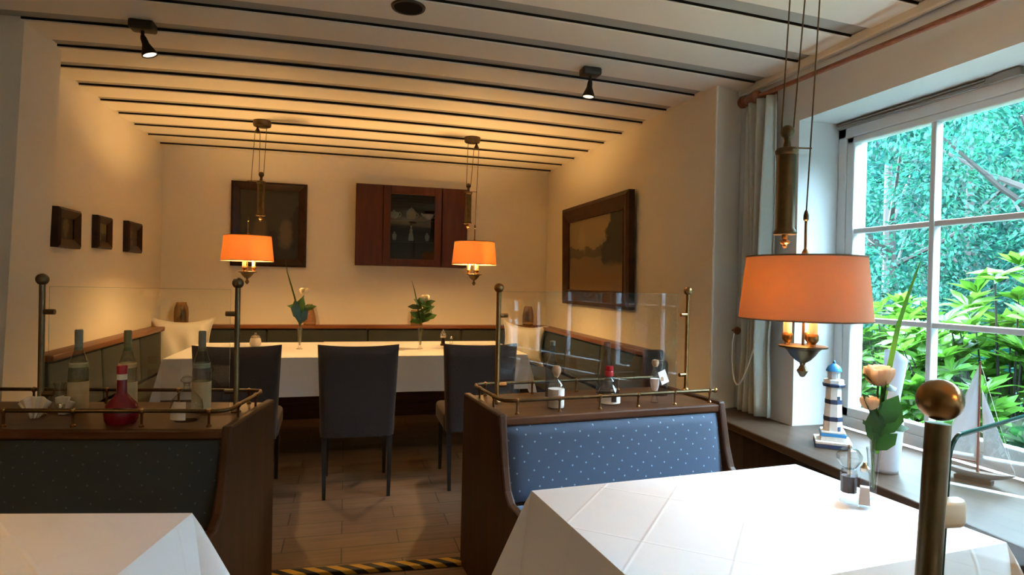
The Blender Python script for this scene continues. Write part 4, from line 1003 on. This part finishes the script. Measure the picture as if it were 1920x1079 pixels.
def salt_set(label, loc, s=1, name='sugar_bowl'):
    t = thing(name, label, 'condiment', loc, 0)
    lathe_part('bowl', [(0, 0), (.03*s, 0), (.042*s, .012*s), (.045*s, .035*s), (.04*s, .06*s), (.034*s, .068*s)], 'porcelain', t)
    lathe_part('lid', [(.036*s, .068*s), (.036*s, .074*s), (.02*s, .088*s), (.006*s, .092*s), (.009*s, .10*s), (.006*s, .108*s), (0, .11*s)], 'steel', t)
salt_set('small lidded pot left on the long table', (-.70, 5.30, .7492))
def mill(label, loc, s=1, name='pepper_mill'):
    t = thing(name, label, 'condiment', loc)
    lathe_part('base', [(0, 0), (.024*s, 0), (.026*s, .006*s), (.018*s, .02*s), (.016*s, .06*s), (.018*s, .066*s)], 'frame', t)
    lathe_part('head', [(.012*s, .066*s), (.024*s, .072*s), (.028*s, .09*s), (.024*s, .108*s), (.012*s, .116*s), (.018*s, .122*s), (.018*s, .128*s), (.005*s, .134*s), (.005*s, .144*s), (0, .146*s)], 'steel', t)
mill('shiny pepper mill right on the long table', (.81, 5.22, TZ), .95)
t = thing('salt_shaker', 'tiny salt shaker beside the mill on long table', 'condiment', (.905, 5.36, TZ))
lathe_part('body', [(0, 0), (.016, 0), (.014, .03), (.01, .045)], 'glass', t); lathe_part('cap', [(.011, .045), (.012, .05), (.008, .062), (.003, .066), (0, .07)], 'steel', t)

# window table
rose_vase('slender vase with two peach roses and one long blade', (1.348, 1.30, .7495), 'peach', .3, [(.005, -.005, .335, .034), (-.028, -.01, .262, .022)],
          [(0, 0, .15, -.25, -.3, 1, .10), (.005, -.01, .17, .35, -.3, .9, .10), (.01, -.01, .19, .8, -.4, .15, .07), (.005, -.012, .20, .2, -.5, 1, .09), (-.01, 0, .22, -.5, -.3, .8, .08), (.0, -.01, .25, .1, -.4, 1, .085), (.01, 0, .21, -.1, -.4, 1, .10), (.02, 0, .29, .9, -.1, .15, .05), (-.005, 0, .30, -.6, -.2, .5, .06), (.0, -.005, .13, .6, -.5, .9, .07), (-.01, -.005, .18, -.7, -.4, .5, .07)],
          [((.008, .0, .12), .006), ((.018, .0, .22), .009), ((.040, .0, .34), .010), ((.068, .0, .46), .0085), ((.102, .0, .55), .006), ((.138, .0, .632), .001)], 'blade', .0155, .135, 8, gv)
pm_ = thing('acrylic_pepper_mill', 'clear acrylic pepper mill with faceted head, window table', 'condiment', (1.275, 1.305, .7495)); pm_.scale = (1.2, 1.2, 1.2)
def facet(name, prof, mat, t, seg=8, c=(0, 0, 0)): return MB().lathe(prof, c, seg).build(name, mat, t)
facet('body', [(0, 0), (.021, 0), (.021, .006), (.017, .012), (.017, .062), (.014, .07)], 'glass', pm_)
facet('peppercorns', [(0, .02), (.0155, .02), (.0155, .055), (0, .055)], 'pepper', pm_)
facet('head', [(.010, .07), (.016, .076), (.025, .09), (.026, .10), (.018, .112), (0, .114)], 'glass', pm_)
lathe_part('knob', [(.004, .113), (.004, .118), (.002, .122), (0, .123)], 'steel', pm_)
lathe_part('grinder_stem', [(.0035, .055), (.0035, .112)], 'steel', pm_)
ss = thing('glass_salt_shaker', 'small clear salt shaker right of the acrylic pepper mill', 'condiment', (1.283, 1.262, .7495)); ss.scale = (1.12, 1.12, 1.12)
facet('body', [(0, 0), (.019, 0), (.019, .005), (.0125, .075), (.010, .08)], 'glass', ss, 4)
facet('salt', [(0, .006), (.0165, .006), (.013, .045), (0, .045)], 'salt', ss, 4)
lathe_part('cap', [(.010, .08), (.0105, .088), (.006, .093), (.004, .10), (0, .102)], 'steel', ss)

# sill things
lh = thing('model_lighthouse', 'white and navy striped model lighthouse on the window sill', 'ornament', (2.178, 2.33, .58), PI/4+.12)
def sq(name, h, z0, z1, mat, par): return MB().box((-h, -h, z0), (h, h, z1)).build(name, mat, par, bevel=.002)
sq('base', .075, 0, .018, 'lh_navy', lh); sq('base_top', .0745, .0181, .03, 'lh_white', lh)
sq('step', .052, .0301, .05, 'lh_white', lh); sq('step_band', .053, .0501, .064, 'lh_blue', lh); sq('step_top', .05, .0641, .072, 'lh_white', lh)
def oct_(name, prof, mat): return MB().lathe(prof, (0, 0, 0), 8, RZ(PI/8)).build(name, mat, lh)
tow = lambda z: .043-(z-.072)*.055
oct_('tower', [(tow(.072), .072), (tow(.275), .275)], 'lh_white')
for z in (.118, .196): oct_('tower_band', [(tow(z)+.001, z), (tow(z)+.0018, z+.003), (tow(z+.017)+.0018, z+.017), (tow(z+.02)+.0008, z+.02)], 'lh_navy')
oct_('gallery', [(.034, .272), (.048, .276), (.05, .286), (.044, .29)], 'lh_navy'); oct_('gallery_wall', [(.044, .290), (.044, .306), (.036, .307)], 'lh_white')
oct_('lantern', [(.025, .306), (.025, .345)], 'lh_white')
for i in range(8):
    a = 2*PI*i/8
    MB().box((.020, -.006, .315), (.0258, .006, .340), RZ(a)).build('lantern_window', 'frost', lh)
MB().lathe([(.034, .345), (.033, .352), (.024, .368), (.010, .378), (.006, .380), (.007, .386), (.004, .392), (0, .394)], seg=20).build('dome', 'lh_blue', lh, smooth=True)
MB().box((-.007, -tow(.085)-.001, .074), (.007, -tow(.085)+.006, .095), RZ(-PI/4-.2)).build('doorway', 'lh_navy', lh)
MB().box((-.007, -tow(.22)-.001, .215), (.007, -tow(.22)+.006, .232), RZ(-PI/4-.2)).build('tower_window', 'lh_navy', lh)
wv = thing('white_vase', 'tall waisted frosted white vase on the window sill', 'vase', (2.09, 1.96, .58), 0)
def vf(u, v):
    z = v*.46; r = .046+.012*math.sin(min(1, v/.42)*PI*.5) if v < .42 else .058-.024*math.sin((v-.42)/.22*PI/2) if v < .64 else .034+.008*((v-.64)/.36)
    a = 2*PI*u; lean = .05*max(0, v-.3)**1.2
    zz = z + (.028*math.cos(a)*-1 if v > .98 else 0)
    return (r*math.cos(a)+lean, r*math.sin(a)-lean*.3, zz)
w = MB().grid(vf, 28, 30, close_u=True); o = w.build('glass_body', 'frost', wv, smooth=True); md = o.modifiers.new('thickness', 'SOLIDIFY'); md.thickness = .004
MB().lathe([(0, 0), (.0455, 0), (.046, .006), (0, .006)], seg=28).build('glass_foot', 'frost', wv, smooth=True)
sb = thing('model_sailboat', 'model sailing boat with white sails on the window sill', 'ornament', (2.325, 1.785, .58), -PI/2+.35)
def hull(u, v):
    x = (u-.5)*.26; wd = .026*max(0, 1-(abs(u-.5)*2)**2.5); a = (v-.5)*PI
    return (x, wd*math.sin(a), .040+.012*(abs(u-.5)*2)**2-(.026*max(0.02, 1-(abs(u-.5)*2)**3))*math.cos(a))
w = MB(); w.grid(hull, 24, 10); w.build('hull', 'hull', sb, smooth=True)
MB().grid(lambda u, v: ((u-.5)*.255, .026*max(0, 1-(abs(u-.5)*2)**2.5)*(2*v-1), .040+.012*(abs(u-.5)*2)**2-.002), 24, 4).build('deck', 'wood', sb)
MB().box((-.06, -.02, 0), (.06, .02, .016)).build('stand', 'frame', sb, bevel=.003)
MB().tube([(.012, 0, .035), (.012, 0, .46)], [.005, .003], 8).build('mast', 'mast', sb, smooth=True)
MB().tube([(.012, 0, .075), (-.115, 0, .07)], .0028, 6).build('boom', 'mast', sb, smooth=True)
def sail(name, A, B, C, belly):
    A, B, C = map(Vector, (A, B, C))
    w_ = MB(); w_.grid(lambda u, v: A*(1-v)+(B*(1-u)+C*u)*v + Vector((0, belly*math.sin(PI*u)*math.sin(PI*min(1, v*.9)), 0)), 8, 12)
    bmesh.ops.remove_doubles(w_.bm, verts=list(w_.bm.verts), dist=.0005)
    o_ = w_.build(name, 'sail', sb, smooth=True); m_ = o_.modifiers.new('thickness', 'SOLIDIFY'); m_.thickness = .0012
sail('main_sail', (.008, 0, .44), (.008, 0, .08), (-.115, 0, .078), .014)
sail('jib_sail', (.018, 0, .36), (.125, 0, .06), (.03, 0, .075), .012)
w = MB(); w.tube([(.012, 0, .455), (.128, 0, .05)], .0008, 4); w.tube([(.012, 0, .455), (-.128, 0, .05)], .0008, 4); w.build('rigging', 'cord', sb)

# striped tape on the step edge
hz = MB(); hz.rbox((-.36, -.028, 0), (.70, .028, .022), .006, rot=RZ(-.055), org=(.15, 0, 0)); o = hz.build('hazard_tape', 'tape', None); o.location = (0, 2.79, .0005)
tag(o, 'black and yellow striped hazard strip across the aisle floor', 'hazard strip')

# ------------------------------------------------------------------ garden outside
struct(MB().box((2.72, -6, -.6), (22, 20, -.3)).build('garden_ground', 'soil'))
def tree(label, x, y, h, r, mat, n, seed, ls=.11, low=.0, group='garden trees'):
    rnd = random.Random(seed); t = thing('garden_tree', label, 'tree', (x, y, -.3), 0, group)
    tr = MB(); tr.tube([(0, 0, 0), (.05, .03, h*.35), (-.03, .02, h*.7)], [.12, .09, .04], 8)
    for i in range(7):
        a = rnd.uniform(0, 6.3); z = h*rnd.uniform(.25, .6); tr.tube([(0, 0, z), (r*.4*math.cos(a), r*.4*math.sin(a), z+.35), (r*.8*math.cos(a), r*.8*math.sin(a), z+.8)], [.04, .025, .01], 5)
    tr.build('trunk', 'bark', t, smooth=True)
    f = MB(); clumps = []
    for i in range(34):
        a = rnd.uniform(0, 2*PI); zz = rnd.uniform(low, 1); rr = r*math.sqrt(max(.05, 1-(zz*1.6-.75)**2))*rnd.uniform(.55, 1)
        clumps.append((rr*math.cos(a), rr*math.sin(a), h*(.06+.9*zz), rnd.uniform(.3, .6)*r*.62))
    for i in range(n):
        cx, cy_, cz, cr = clumps[i % len(clumps)]
        d = Vector((rnd.gauss(0, 1), rnd.gauss(0, 1), rnd.gauss(0, 1))).normalized()
        p = Vector((cx, cy_, cz)) + d*cr*rnd.uniform(.6, 1.05)*Vector((1, 1, .75)).length/1.6
        dd = (d + Vector((rnd.uniform(-.6, .6), rnd.uniform(-.6, .6), rnd.uniform(-.9, .2)))).normalized()
        L = ls*rnd.uniform(.7, 1.3)
        f.leaf(p, dd, (rnd.uniform(-.5, .5), rnd.uniform(-.5, .5), 1), L, L*.55, .2)
    f.build('foliage', mat, t)
def shrub(label, x, y, h, r, mat, n, seed, ls=.16, group='rhododendron shrubs under the window'):
    rnd = random.Random(seed); t = thing('rhododendron', label, 'shrub', (x, y, -.3), 0, group)
    st = MB(); f = MB()
    for i in range(n):
        a = rnd.uniform(0, 2*PI); q = math.sqrt(rnd.random()); zz = h*(1-.55*q*q)*rnd.uniform(.72, 1.0) if rnd.random() < .7 else h*rnd.uniform(.15, .8)
        tip = Vector((r*q*math.cos(a), r*q*math.sin(a), zz))
        if i % 3 == 0: st.tube([(tip.x*.15, tip.y*.15, 0), (tip.x*.6, tip.y*.6, zz*.55), tip], [.014, .009, .004], 5)
        ax = (Vector((tip.x*.6, tip.y*.6, .75))).normalized(); ax = (ax+Vector((rnd.uniform(-.3, .3), rnd.uniform(-.3, .3), 0))).normalized()
        u = ax.orthogonal().normalized(); v_ = ax.cross(u); m = rnd.randint(7, 10); up_ = rnd.uniform(.05, .9)
        for k in range(m):
            b = 2*PI*k/m+rnd.uniform(-.2, .2); d = u*math.cos(b)+v_*math.sin(b)+ax*(up_+rnd.uniform(-.25, .25)); L = ls*rnd.uniform(.75, 1.2)
            f.leaf(tip, d, ax, L, L*.36, .12)
    st.build('stem', 'bark', t, smooth=True); f.build('foliage', mat, t)
tree('broad blue-green tree seen through the upper left panes', 6.7, 6.3, 4.6, 1.55, 'tree', 11000, 11, .062)
tree('blue-green tree seen through the upper right panes', 6.3, 4.1, 4.6, 1.55, 'tree', 11000, 12, .062)
tree('green tree standing behind the gap of the two nearer trees', 9.2, 7.2, 5.0, 1.8, 'tree2', 4800, 13, .12)
tree('green tree at the far right of the garden view', 6.6, 1.3, 4.2, 1.5, 'tree2', 3600, 14, .12)
tree('green tree at the far left of the garden view', 7.4, 9.8, 5.0, 2.0, 'tree2', 3600, 15, .12)
tree('added unseen tree on the viewer side, screening the sky', 5.2, -1.1, 4.6, 1.5, 'tree2', 3200, 17, .12)  # added out of view to thin the sky light on the reveal
tree('distant tree closing the garden on the right', 10.0, 4.4, 5.4, 1.9, 'tree', 3600, 16, .14)
def hedge(label, loc, rz, L, n, seed):
    hd = thing('garden_hedge', label, 'hedge', loc, rz, 'dark hedges round the garden'); f = MB(); rnd = random.Random(seed)
    for i in range(n):
        p = (rnd.uniform(-.5, .1), rnd.uniform(-L, L), rnd.uniform(0, 6.0)); d = (-rnd.uniform(.2, 1), rnd.uniform(-1, 1), rnd.uniform(-1, 1)); q = rnd.uniform(.16, .28)
        f.leaf(p, d, (-.5, rnd.uniform(-.5, .5), 1), q, q*.6, .2)
    f.build('foliage', 'hedge', hd)
    MB().box((-.05, -L, 0), (.4, L, 5.9)).build('inner_mass', 'hedge', hd)
hedge('tall dark hedge closing the back of the garden', (12.2, 4.5, -.3), 0, 11.5, 8000, 21)
hedge('added unseen hedge keeping daylight off the window reveal', (7.2, -3.6, -.3), -PI/2, 4.2, 1500, 22)  # added out of view to block low sky light from the reveal
shrub('bright green rhododendron rising before the right-hand panes', 3.85, 2.75, 1.80, .62, 'rhodo', 210, 31, .17)
shrub('bright green rhododendron behind the white vase', 4.25, 3.85, 1.62, .62, 'rhodo', 190, 32, .17)
shrub('mid-green rhododendron low behind the lighthouse', 4.9, 5.1, 1.25, .70, 'rhodo_d', 170, 33, .15)
shrub('mid-green rhododendron low behind the sailboat', 3.42, 2.05, 1.05, .46, 'rhodo_d', 110, 34, .14)
shrub('mid-green rhododendron nearest the house wall', 3.35, 3.25, .95, .45, 'rhodo_d', 110, 35, .14)
